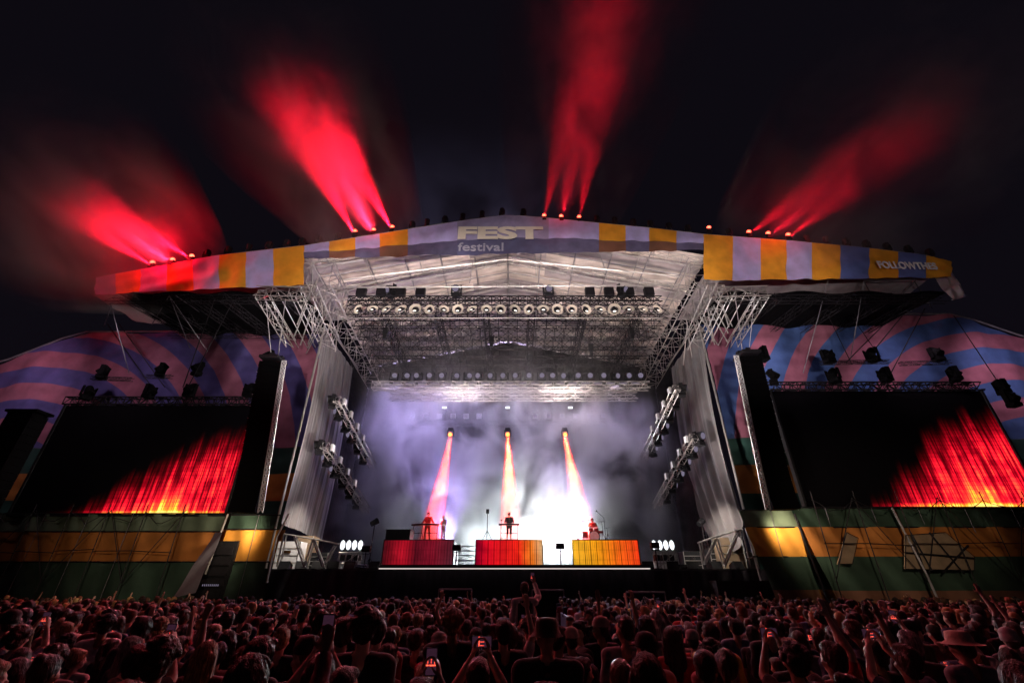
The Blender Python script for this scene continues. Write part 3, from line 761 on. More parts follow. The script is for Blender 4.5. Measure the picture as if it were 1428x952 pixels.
for s, Y, x0_, x1_, z1_, lab in ((-1, 26.2, -33, -18.3, 6.3, 'thin dark tubes added to shadow the mesh under the left screen'), (1, 24.0, 15.5, 31, 6.6, 'thin dark tubes added to shadow the mesh under the right screen')):
    root = empty('shadow_tubes', ((x0_+x1_)/2, Y, 0), label=lab, cat='scaffold'); mb = MB(); n = 7  # tubes added to throw a criss-cross shadow pattern on the mesh
    for i in range(n+1):
        x = x0_+(x1_-x0_)*i/n
        mb.tube((x, Y, 0), (x+s*.15, Y, z1_), .03, n=4)
        if i < n:
            xn = x0_+(x1_-x0_)*(i+1)/n; a_, b_ = (z1_*.95, 2.4) if i % 2 else (2.4, z1_*.95)
            mb.tube((x, Y, a_), (xn, Y, b_), .024, n=4); mb.tube((x, Y-.05, z1_*.62), (xn, Y-.05, z1_*.62+rs.uniform(-.1,.1)), .022, n=4)
            mb.path([Vector((x+(xn-x)*t, Y-.1, z1_*.93-.5*math.sin(PI*t)*rs.uniform(.6,1.3))) for t in np.linspace(0, 1, 7)], .018, n=4)
    prt(mb, 'tube', 'dark_metal', root)
# pale tent flap and rack gap on the left
A = [P(300,742,26.2), P(311,742,26.0), P(272,826,24.8), P(240,834,24.8)]
mb = MB(); mb.grid(lambda u, v: (A[0].lerp(A[1], u)).lerp(A[3].lerp(A[2], u), v)+Vector((0, .05*math.sin(v*9+u*5), 0)), 6, 16)
mat('flap_cloth', (.12, .11, .13), .85, var=.2, scale=1.5)
o = mb.build('tent_flap', 'flap_cloth', smooth=True); tag(o, 'pale tent flap slanting down left of the equipment racks', 'flap')
rk = empty('equipment_rack', P(300, 822, 26.6)*1, label='dark equipment rack behind the slanting tent flap', cat='rack'); rk.location.z = 0
MB().box((0,0,2.2), (1.5,.8,4.4)).build('cabinet', 'black_plastic', rk)
for i in range(7): MB().box((.0,-.42,.9+i*.5), (1.2,.05,.36)).build('drawer', 'dark_metal', rk)
mb = MB()
for i in range(9): mb.box((-.45+.1*i, -.46, 2.3), (.03,.02,.09))
mb.build('status_lights', 'lens_dim', rk)

# ------------------------------------------------------------------ video screens
def screen(s, Y, px0, pxtop1, m, label, zb_px, zt_px, x0=None, x1=None):
    zb, zt = P(714, zb_px, Y).z, P(714, zt_px, Y).z
    w = x1-x0; h = zt-zb
    r = empty('video_screen', ((x0+x1)/2, Y, zb), label=label, cat='screen')
    pn = MB().box((0, 0, 0), (w, .12, h)).build('display', m, r); pn.location = (0, -.0, h/2)
    mb = MB(); 
    for k in (-1, 1): mb.box((k*(w/2+.06), .0, h/2), (.12, .3, h+.1))
    mb.box((0, .0, -.06), (w+.24, .3, .12)); mb.build('frame', 'black_plastic', r)
    MB().box((0, .35, h/2), (w-.4, .3, h-.3)).build('rear_cabinet', 'black_plastic', r)
    MB().truss((-w/2-.3, .1, h+.35), (w/2+.3, .1, h+.35), .45, .5, .045, .5, lace=.7).build('top_truss', 'dark_metal', r)
    n = 14
    for i in range(n):
        o = MB().box((0, 0, 0), (.3, .25, .12)).build('hanging_bracket', 'dark_metal', r); o.location = (-w/2+w*(i+.5)/n, 0, h+.05)
    return r
YLs, YRs = 27.0, 25.3
screen(-1, YLs, 0, 0, 'flame_screen_left', 'large screen left of the stage showing red streaks', 717, 566, x0=-1.069*YLs, x1=-.612*YLs)
screen(1, YRs, 0, 0, 'flame_screen_right', 'large screen right of the stage showing red streaks', 706.5, 546, x0=.632*YRs, x1=1.143*YRs)

# moving heads on and above the screens
mh3 = moving_head('', 'dark lamps around the side screens', tilt=.9, lens='black_plastic')
for o_ in mh3.children_recursive:
    o_.data.materials[0] = MATS['speaker_black']
used = 0
spots = [(118,553,26.8,'on the left screen, first from the left'),(205,551,26.8,'on the left screen, second from the left'),(262,549,26.8,'on the left screen, third from the left'),(345,549,26.6,'on the left screen beside the line array'),
 (140,524,26.4,'on the long arm hanging above the left screen'),(222,521,26.4,'hanging high above the left screen, middle one'),(273,519,26.4,'hanging high above the left screen, nearest the line array'),(372,503,25.6,'just left of the left line array top'),
 (1080,531,25,'on the right screen beside the line array'),(1166,529,25,'on the right screen, second from the left'),(1238,528,25,'on the right screen, third from the left'),(1335,527,25,'on the right screen, rightmost'),
 (1158,502,24.6,'hanging above the right screen, left one'),(1220,500,24.6,'hanging above the right screen, middle one'),(1310,499,24.6,'on the long arm hanging above the right screen'),(1066,499,24,'just right of the right line array top'),
 (1416,563,24.5,'at the right edge of the picture'), (1402,545,25,'on the right screen corner near the picture edge'), (20,592,25,'on the far left speaker stack')]
for x, y, Y, w in spots:
    place(mh3, used, P(x, y+4, Y), random.uniform(-1.5,1.5), f'dark moving lamp {w}', 1.3); used = 1
for a, b_, Y, lab in (((128,527),(185,529),26.4,'thin dark arm holding a lamp above the left screen'), ((1255,507),(1325,505),24.6,'thin dark arm holding a lamp above the right screen'),
    ((205,525),(240,525),26.4,'short dark bar under the middle hanging lamp on the left'), ((1145,506),(1240,504),24.6,'dark bar under two hanging lamps above the right screen')):
    p, q = P(*a, Y), P(*b_, Y); o = MB().truss((0,0,0), q-p, .2, .2, .02, .4).build('hanging_truss', 'dark_metal'); o.location = p; tag(o, lab, 'truss')

# hanging braces between the wing roofs and the screens
def brace_set(segs, m, label, r=.03):
    root = empty('hanging_brace', P(*segs[0][0]), label=label, cat='brace'); mb = MB()
    for p, q in segs: mb.tube(P(*p), P(*q), r, n=4)
    prt(mb, 'tube', m, root)
brace_set([((236,412,22.3),(212,452,27)),((236,412,22.3),(265,485,26.6)),((236,412,22.3),(290,490,26.6)),((245,412,22.3),(300,450,27)),((155,425,24),(180,520,26.6)),((155,425,24),(145,455,27))], 'dim_alloy', 'lattice of thin braces hanging from the left wing roof')
brace_set([((300,415,22.5),(255,540,26.7)),((330,410,23),(262,540,26.7)),((350,430,26),(345,455,27)),((150,452,27.5),(212,540,26.8)),((165,450,27.5),(230,540,26.8))], 'dark_metal', 'dark crossing braces above the left screen')
brace_set([((1155,390,22.3),(1120,520,25.2)),((1205,392,22.3),(1185,505,25.2)),((1275,392,22.3),(1300,430,25)),((1205,392,22.3),(1225,430,25)),((1215,414,23.8),(1290,413,23.8)),((1218,423,24),(1295,422,24)),((1205,391,22.2),(1277,390,22.2)),((1277,391,22.3),(1240,430,25)),((1150,428,26),(1215,426,26))], 'dim_alloy', 'pale lattice frame hanging under the right wing roof')
brace_set([((1150,430,25.5),(1188,508,25)),((1180,430,25.5),(1232,505,25)),((1290,430,25.5),(1232,540,25)),((1260,425,25.5),(1180,505,25)),((1275,420,25),(1205,505,25)),((1330,440,26),(1390,530,25))], 'dark_metal', 'dark crossing braces above the right screen')

# ------------------------------------------------------------------ line arrays
def line_array(pt, pb, Y, s, label):
    "column of 24 cabinets; lit lattice plates on the stage side"
    a = P(*pt, Y); b_ = P(*pb, Y); n = 24
    r = empty('line_array', b_, label=label, cat='speaker array')
    d = (a-b_)/n
    cyaw = -s*.12
    for i in range(n):
        c = d*(i+.5); j = -.25*max(0, (6-i)/6)**2
        mb = MB(); h = d.length*.96; w = 1.25
        vs = [(-w/2, -.35, -h/2), (w/2, -.35, -h/2), (w/2, -.35, h/2), (-w/2, -.35, h/2), (-w/2*.85, .4, -h/2*.85), (w/2*.85, .4, -h/2*.85), (w/2*.85, .4, h/2*.85), (-w/2*.85, .4, h/2*.85)]
        mb.add(vs, [(0,1,2,3),(5,4,7,6),(1,5,6,2),(4,0,3,7),(3,2,6,7),(4,5,1,0)])
        if i == 0: cab_me = mb.build('cabinet', 'speaker_black', r); cab = cab_me
        else: cab = cab_me.copy(); COL.objects.link(cab); cab.parent = r
        cab.location = c+Vector((0, j, 0)); cab.rotation_euler = (0, 0, cyaw)
    mb = MB(); x = -s*.86; N = 26
    for k in (-1, 1): mb.tube(Vector((x-.13*1, -.36+0, 0))+Vector((.26*(k > 0), 0, 0)), Vector((x-.13, -.36, 0))+Vector((.26*(k > 0), 0, 0))+d*n, .03, n=4)
    for i in range(N):
        p = d*(n*i/N); q = d*(n*(i+1)/N); l = Vector((x-.13, -.36, 0)); rr = Vector((x+.13, -.36, 0))
        mb.tube(p+l, q+rr, .034, n=4); mb.tube(p+rr, q+l, .034, n=4); mb.tube(q+l, q+rr, .045, n=4)
    mb.build('rigging_plate', 'steel_white', r)
    mb = MB()
    for i in range(0, n, 2): mb.box(d*i+Vector((s*.63, -.37, 0)), (.05, .03, .03))
    mb.build('hinge', 'dull_alloy', r)
    t = d*n
    MB().box(t+Vector((0,0,.22)), (1.1, 1.3, .16)).box(t+Vector((0,-.2,.4)), (.25,.3,.35)).box(t+Vector((s*-.3,.2,.4)), (.3,.3,.35)).build('bumper', 'dark_metal', r)
    mb = MB()
    for k in (-1, 1): mb.tube(t+Vector((k*.2,0,.5)), t+Vector((k*.6, -1.6, 3.6)), .025, n=4)
    mb.build('hoist_wire', 'dull_alloy', r)
line_array((380, 507), (344, 716), 23.6, -1, 'tall black speaker array hanging left of the stage')
line_array((1043, 500), (1090, 712), 23.4, 1, 'tall black speaker array hanging right of the stage')
r = empty('speaker_stack', (P(-28, 700, 25).x, 25, 5.6), label='tall black speaker stack at the far left edge', cat='speaker stack')
for i in range(13): MB().box((0, 0, .28+i*.42), (1.5, 1, .40)).build('cabinet', 'speaker_black', r)
MB().box((0,0,-2.8), (1.2,1,5.6)).build('stand', 'speaker_black', r)
MB().box((0,0,5.66), (1.9,1.1,.14)).build('cap', 'speaker_black', r)

# ------------------------------------------------------------------ side light ladders
def ladder(p, q, label, s):
    a, b_ = P(*p), P(*q)
    r = empty('light_ladder', a, label=label, cat='truss')
    mb = MB().truss((0,0,0), b_-a, .4, .4, .035, .5, lace=.5); mb.build('ladder_truss', 'alloy', r)
    return a, b_
mhl = moving_head('', 'lamps on the side trusses', tilt=.2, lens='lens_dim')
wl = empty('plate_lamp', cat='stage light', group='pale square lamps on the side trusses'); MB().box((0,0,0), (.12,.34,.36)).build('plate', 'steel_white', wl); MB().box((.0,0,-.25), (.06,.1,.2)).build('bracket', 'dark_metal', wl)
used = used2 = 0
for (p, q, w, s) in (((470,556,27),(520,650,33.5),'upper left',-1), ((452,620,27),(512,712,33.5),'lower left',-1), ((944,540,27),(897,640,33.5),'upper right',1), ((968,608,27),(915,705,33.5),'lower right',1)):
    a, b_ = ladder(p, q, f'pale truss with side lamps, {w} of four inside the curtains', s)
    for i in range(6):
        c = a.lerp(b_, (i+.4)/6)
        o = place(mhl, used, c+Vector((s*.45, -.1, -.3)), s*(1.0+random.uniform(-.5,.5)), f'lamp on the {w} side truss, {ORD[i]} from the front', 1.25); used = 1
        if i < 4:
            place(wl, used2, c+Vector((-s*.35, -.1, .1)), 0, f'pale square plate lamp on the {w} side truss, {ORD[i]} from the front', 1.1); used2 = 1

# ------------------------------------------------------------------ things on the wings of the deck
def aframe(pxs, Y, label):
    r = empty('truss_frame', P(*pxs[0][0], Y), label=label, cat='truss'); mb = MB()
    for p, q in pxs:
        p, q = P(*p, Y), P(*q, Y)
        for o_ in (0, .35): mb.tube(p+Vector((0,o_,0)), q+Vector((0,o_,0)), .045, n=6)
        mb.tube(p, p+Vector((0,.35,0)), .03, n=4)
    prt(mb, 'lattice', 'alloy', r)
aframe([((396,744),(443,752)),((396,744),(386,790)),((410,748),(424,790)),((424,790),(436,752)),((436,752),(450,790)),((450,790),(466,760)),((443,752),(472,758))], 26.9, 'pale zigzag truss frame below the left curtain')
aframe([((1035,737),(992,750)),((1035,737),(1047,790)),((1030,742),(1012,788)),((1012,788),(1000,750)),((1000,750),(984,786)),((984,786),(978,754)),((992,750),(976,756))], 26.9, 'pale zigzag truss frame below the right curtain')
def lampcluster(c, label, s):
    r = empty('lamp_cart', c, label=label, cat='lamp cart'); mb = MB()
    for i in range(4):
        for k in (-1, 1): mb.tube((i*.35-.5, k*.3, 0), (i*.35-.5, k*.3, .9), .03, n=4)
    mb.tube((-.6,-.3,.3), (.65,-.3,.3), .03).tube((-.6,-.3,.85), (.65,-.3,.85), .03).tube((-.6,.3,.5), (.65,.3,.5), .03).tube((-.6,-.3,0), (.6,-.3,.85), .02)
    mb.build('cart_frame', 'alloy', r)
    for i in range(4):
        cpt = Vector((i*.34-.5, -.1, 1.25)); l = MB().tube(cpt+Vector((0,.35,.05)), cpt, .14, .17, n=8).build('lamp', 'dull_alloy', r)
        MB().ball(cpt+Vector((0,-.02,0)), .17, 10, 6, sc=(.8,.4,1.5)).build('lens', 'lens_white', l)
    for i in range(3):
        MB().box((i*.4-.4, .05, .6), (.3,.3,.3)).build('box_lamp', 'black_plastic', r)
lampcluster(Vector((P(486, 790, 28).x, 28, DZ)), 'cart with upright white lamps beside the left wing', -1)
lampcluster(Vector((P(928, 790, 28).x, 28, DZ)), 'cart with upright white lamps beside the right wing', 1)
for k, (px, py, pb, Y, lab) in enumerate(((511,765,792,27.4,'square lamp on a stand left of the wine red riser'), (637,763,790,27.3,'square lamp on a stand beside the pale steps'), (781,761,790,27.3,'small square lamp on a stand before the white glare'), (913,760,790,27.5,'square lamp on a stand right of the amber riser'))):
    c = P(px, py, Y); r = empty('stand_lamp', (c.x, Y, DZ), label=lab, cat='stand lamp', group='square lamps on stands at the stage front')
    h = c.z-DZ
    MB().box((0,0,h), (.46,.3,.3)).build('housing', 'black_plastic', r); MB().tube((0,0,0), (0,0,h-.15), .035).box((0,0,.02), (.4,.4,.04)).tube((-.2,0,h-.25), (-.25,0,h), .02).tube((.2,0,h-.25), (.25,0,h), .02).tube((-.2,0,h-.25), (.2,0,h-.25), .02).build('pole', 'dark_metal', r)
# equipment crates and cabinets seen behind the frames
rnd = random.Random(3)
def crate(px, Y, w, h, d, m, label, z0=None, name='equipment_case', cat='case'):
    c = P(px, 780, Y); r = empty(name, (c.x, Y, DZ if z0 is None else z0), label=label, cat=cat)
    MB().box((0,0,h/2), (w,d,h)).build('body', m, r)
    mb = MB()
    for i in range(1, 4): mb.box((0,-d/2-.01,h*i/4), (w*.96,.02,.03))
    for k in (-1,1): mb.box((k*w/2, -d/2-.01, h/2), (.04,.03,h))
    mb.build('corner_trim', 'alloy', r)
    MB().box((0,-d/2-.02,h*.62), (w*.3,.03,h*.1)).build('latch', 'chrome', r)
crate(404, 29, 1.3, 1.5, 1, 'steel_white', 'tall pale cabinet behind the left frame, nearest the pole')
crate(424, 30, 1.0, 1.9, 1, 'pane_and_case_tan', 'tall pale cabinet behind the left frame, nearest the lamps')
crate(449, 29, 1.0, .9, 1, 'black_plastic', 'low black case behind the left zigzag frame')
crate(1019, 29, 1.3, 1.7, 1, 'pane_and_case_tan', 'tall pale cabinet behind the right frame')
crate(1000, 30, 1.1, 1.2, 1, 'black_plastic', 'black case beside the pale cabinet on the right')
crate(962, 29.5, 1.0, 1.0, 1, 'black_plastic', 'low black case beside the right lamp cart')
crate(1038, 30, 1.1, 1.0, 1, 'steel_white', 'low pale case at the right end of the deck')

wdg = empty('floor_monitor', cat='floor monitor', group='floor monitors along the stage front')
mb = MB(); mb.add([(-.3,-.25,0),(.3,-.25,0),(.3,.25,0),(-.3,.25,0),(-.3,-.1,.38),(.3,-.1,.38),(.3,.25,.2),(-.3,.25,.2)], [(3,2,1,0),(0,1,5,4),(1,2,6,5),(2,3,7,6),(3,0,4,7),(4,5,6,7)])
mb.build('cabinet', 'black_plastic', wdg); MB().add([(-.26,-.08,.385),(.26,-.08,.385),(.26,.24,.21),(-.26,.24,.21)], [(0,1,2,3)]).build('grille', 'dark_metal', wdg)
for i, px in enumerate((395, 418, 440, 462, 487, 522, 905, 940, 968, 1000, 1030)):
    place(wdg, i, (P(px, 792, 27.1).x, 27.25 if px < 530 or px > 900 else 27.1, DZ), random.uniform(-.4,.4), f'black floor monitor on the deck edge, {ORD[i]} from the left')
def cable_pile(px, Y, seed, label):
    rr = random.Random(seed); c = P(px, 792, Y); mb = MB(); pts = []
    a = 0; 
    for i in range(70):
        a += .5; r_ = .35+.12*math.sin(i*.7)+rr.uniform(-.04,.04); pts.append(Vector((r_*math.cos(a)*1.4, r_*math.sin(a), .04+i*.003)))
    mb.path(pts, .022, n=4); o = mb.build('cable_coil', 'black_plastic'); o.location = (c.x, Y, DZ); tag(o, label, 'cable')
cable_pile(498, 27.6, 1, 'coil of black cable on the left wing of the deck')
cable_pile(950, 27.6, 2, 'coil of black cable on the right wing of the deck')
# ------------------------------------------------------------------ people
mat('skin', (.5,.3,.22), .55, var=.08, scale=10, bump=.05, objcol=True)
mat('garment', (.1,.1,.1), .85, var=.3, scale=5, bump=.35, bscale=14, objcol=True, sheen=.2)
mat('hair', (.05,.03,.02), .42, var=.75, scale=70, bump=1.0, bscale=150, objcol=True, stretch=(1,1,.07), spec=.6)
mat('headwear', (.1,.1,.1), .8, var=.2, scale=12, bump=.2, objcol=True)
mat('shoe', (.05,.05,.05), .6, objcol=True)

def capsule_mesh(bm, p, q, r1, r2, n=10):
    p, q = Vector(p), Vector(q); d = q-p; L = max(d.length, 1e-5); z = d/L
    a = Vector((0,0,1)) if abs(z.z) < .9 else Vector((1,0,0)); x = z.cross(a).normalized(); y = z.cross(x)
    prof = [(-math.cos(t)*r1, math.sin(t)*r1) for t in (0, .5, 1.0, PI/2)] + [(L+math.sin(t)*r2, math.cos(t)*r2) for t in (0, .55, 1.05, PI/2)]
    rings = []
    for (h, r) in prof:
        if r < 1e-6: rings.append([bm.verts.new(p+z*h)])
        else: rings.append([bm.verts.new(p+z*h+(x*math.cos(2*PI*k/n)+y*math.sin(2*PI*k/n))*r) for k in range(n)])
    for A, B_ in zip(rings, rings[1:]):
        if len(A) == 1: [bm.faces.new((A[0], B_[(k+1) % n], B_[k])) for k in range(n)]
        elif len(B_) == 1: [bm.faces.new((A[k], A[(k+1) % n], B_[0])) for k in range(n)]
        else: [bm.faces.new((A[k], A[(k+1) % n], B_[(k+1) % n], B_[k])) for k in range(n)]
def ellip_mesh(bm, c, r, M=None):
    g = bmesh.ops.create_icosphere(bm, subdivisions=2, radius=1)
    for v in g['verts']:
        w = Vector((v.co.x*r[0], v.co.y*r[1], v.co.z*r[2]))
        v.co = (M @ w if M else w) + Vector(c)
def remeshed(bm, vox, smooth=2, fac=.5):
    bmesh.ops.recalc_face_normals(bm, faces=bm.faces)
    me = bpy.data.meshes.new('tmp'); bm.to_mesh(me); bm.free()
    o = bpy.data.objects.new('tmp', me); COL.objects.link(o)
    m = o.modifiers.new('r', 'REMESH'); m.mode = 'VOXEL'; m.voxel_size = vox; m.use_smooth_shade = True
    if smooth: s = o.modifiers.new('s', 'SMOOTH'); s.iterations = smooth; s.factor = fac
    bpy.context.view_layer.update()
    out = bpy.data.meshes.new_from_object(o.evaluated_get(bpy.context.evaluated_depsgraph_get()))
    bpy.data.objects.remove(o); bpy.data.meshes.remove(me)
    return out
def sub_mesh(me, keep, offset, seed=0, mat_name='garment', wob=.006):
    "the faces whose vertices are all kept, pushed out along the normals: a garment lying on the body"
    n = len(me.vertices); co = np.empty(n*3); me.vertices.foreach_get('co', co); co = co.reshape(-1, 3)
    no = np.array([v.normal[:] for v in me.vertices])
    idx = -np.ones(n, int); fs = []; vs = []
    for p in me.polygons:
        if all(keep[v] for v in p.vertices): fs.append(list(p.vertices))
    used = sorted({v for f in fs for v in f}); idx[used] = np.arange(len(used))
    for v in used:
        c = co[v]; w = wob*math.sin(c[2]*34+c[0]*15+seed)*math.sin(c[1]*22+c[2]*9+seed*2)
        vs.append(tuple(c+no[v]*(offset+w)))
    m = bpy.data.meshes.new('garment'); m.from_pydata(vs, [], [[int(idx[v]) for v in f] for f in fs]); m.materials.append(MATS[mat_name])
    m.polygons.foreach_set('use_smooth', [True]*len(m.polygons)); m.update(); return m

def build_body(J, yaw=0, pitch=0, width=1.0, fem=False, vox=.0125, sleeves='short', shorts=False, coat=0):
    """J: joints dict (shoulders, elbows, wrists, hands dir, hips, knees, ankles). Facing +Y, feet at z 0. returns meshes and head matrix"""
    segs = []   # (tag, p, q, r1, r2)
    def S(tag_, p, q, r1, r2): segs.append((tag_, Vector(p), Vector(q), r1, r2))
    w = width; pel = Vector(J.get('pelvis', (0, 0, .95))); ch = Vector(J.get('chest', (0, .0, 1.30))); nk = ch+Vector((0, -.005, .15))
    # torso
    S('torso', pel+Vector((-.075*w,0,-.02)), pel+Vector((.075*w,0,-.02)), .115, .115)
    S('torso', pel+Vector((0,.0,.05)), ch+Vector((0,0,-.1)), .115*w, .125*w)
    for k in (-1, 1):
        S('torso', pel+Vector((k*.05,0,.1)), ch+Vector((k*.085*w,0,-.05)), .095, .10*w)
        S('torso', ch+Vector((k*.08*w,0,-.02)), ch+Vector((k*.10*w,-.005,.08)), .105*w, .075)
        S('torso', ch+Vector((k*.03,0,.13)), Vector(J['sh'][k]), .05, .058*w)
        if fem: S('torso', ch+Vector((k*.07,.07,-.02)), ch+Vector((k*.07,.09,-.03)), .06, .055)
    S('neck', nk+Vector((0,-.01,-.03)), nk+Vector((0,.01,.10)), .052*(.9 if fem else 1), .05*(.9 if fem else 1))
    for k in (-1, 1):
        sh, el, wr = Vector(J['sh'][k]), Vector(J['el'][k]), Vector(J['wr'][k]); hip = pel+Vector((k*.09,0,-.05)); kn, an = Vector(J['kn'][k]), Vector(J['an'][k])
        S('uarm', sh, el, .054*w, .041); S('farm', el, el.lerp(wr, .4), .041, .038); S('farm', el.lerp(wr, .35), wr, .038, .026)
        S('leg', hip, kn, .088, .056); S('leg', kn, kn.lerp(an, .35), .054, .056); S('leg', kn.lerp(an, .3), an, .056, .036)
        f = Vector(J.get('foot', {}).get(k, (k*.03, .16, -.045))); S('foot', an+Vector((0,-.03,-.05)), an+f, .042, .036)
        # hand
        hd = Vector(J['hd'][k]).normalized(); pn = Vector(J['pn'][k]); pn = (pn-hd*pn.dot(hd)).normalized(); sd = hd.cross(pn)*k
        curl = J.get('curl', {}).get(k, .35)
        for t in (-.024, 0, .024): S('hand', wr+hd*.02+sd*t*.6, wr+hd*.085+sd*t, .016, .0145)
        for j, (t, ln) in enumerate(((-.030, .062), (-.011, .075), (.010, .080), (.030, .072))):
            a = wr+hd*.09+sd*t; d = hd
            for q in range(3):
                ang = curl*(.7+q*.35); d2 = (d*math.cos(ang)+pn*math.sin(ang)).normalized(); l = ln*(.45, .31, .24)[q]
                S('hand', a, a+d2*l, .0098-.0008*q, .0092-.0009*q); a = a+d2*l; d = d2
        a = wr+hd*.03+sd*.028; b_ = a+(sd*.7+hd*.55+pn*.35).normalized()*.045; S('hand', a, b_, .014, .0115); S('hand', b_, b_+(hd*.85+pn*.4+sd*.2).normalized()*.032, .0112, .009)
    bm = bmesh.new()
    for t, p, q, r1, r2 in segs: capsule_mesh(bm, p, q, r1, r2)
    # head
    H = Matrix.Translation(nk+Vector((0,.0,.08))) @ Matrix.Rotation(yaw, 4, 'Z') @ Matrix.Rotation(pitch, 4, 'X')
    R3 = H.to_3x3()
    def he(c, r): ellip_mesh(bm, H @ Vector(c), r, R3)
    he((0,-.005,.115), (.076,.094,.098)); he((0,.03,.06), (.058,.062,.075)); he((0,.048,.015), (.038,.04,.03)); he((0,.02,.085), (.068,.07,.07))
    he((0,.078,.112), (.05,.02,.016))                 # brow
    he((0,.103,.075), (.013,.018,.026)); he((0,.108,.062), (.018,.014,.012))   # nose
    he((0,.088,.036), (.024,.012,.006)); he((0,.086,.024), (.021,.012,.007))  # lips
    for k in (-1, 1):
        he((k*.077,-.004,.085), (.008,.018,.032)); he((k*.045,.055,.06), (.025,.03,.022))
        he((k*.030,.079,.094), (.013,.010,.010))      # eyeball bulge in the socket
    me = remeshed(bm, vox, 2)
    n = len(me.vertices); co = np.empty(n*3); me.vertices.foreach_get('co', co); co = co.reshape(-1, 3)
    tags = sorted({s[0] for s in segs}); best = np.full(n, 9.0); bt = np.zeros(n, int)
    for t, p, q, r1, r2 in segs:
        p_, q_ = np.array(p), np.array(q); d = q_-p_; L2 = d@d
        tt = np.clip(((co-p_)@d)/max(L2, 1e-9), 0, 1); dist = np.linalg.norm(co-(p_+tt[:, None]*d), axis=1)-(r1+(r2-r1)*tt)
        m = dist < best; best[m] = dist[m]; bt[m] = tags.index(t)
    hc = np.array(H @ Vector((0,.02,.09))); hdist = np.linalg.norm((co-hc)/np.array([.1,.13,.13]), axis=1)
    tg = np.array([tags[i] for i in bt], dtype=object); tg[(hdist < 1.05) & (co[:, 2] > nk[2]+.04)] = 'head'
    up = np.isin(tg, ['torso', 'uarm']); hipz = pel.z-.04
    if sleeves == 'long': up |= (tg == 'farm')
    elif sleeves == 'none': up = (tg == 'torso')
    elif sleeves == 'short':
        cut = np.zeros(n, bool)
        for k in (-1, 1):
            sh, el = np.array(J['sh'][k]), np.array(J['el'][k]); d = el-sh; tt = ((co-sh)@d)/(d@d); cut |= (tg == 'uarm') & (tt > .72) & (np.linalg.norm(co-(sh+np.clip(tt, 0, 1.2)[:, None]*d), axis=1) < .08)
        up &= ~cut
    up &= ~((tg == 'torso') & (co[:, 2] < hipz-coat)); 
    if coat: up |= (tg == 'leg') & (co[:, 2] > hipz-coat)
    low = (tg == 'leg') | ((tg == 'torso') & (co[:, 2] < pel.z+.10))
    if shorts:
        kz = max(J['kn'][-1][2], J['kn'][1][2]); low &= co[:, 2] > kz-.06
    ft = tg == 'foot'
    me.materials.clear(); me.materials.append(MATS['skin'])
    for a in list(me.attributes):
        pass
    res = dict(body=me, top=sub_mesh(me, up, .013, 1), legs=sub_mesh(me, low, .009, 2), shoes=sub_mesh(me, ft, .008, 3, 'shoe', 0), H=H)
    return res

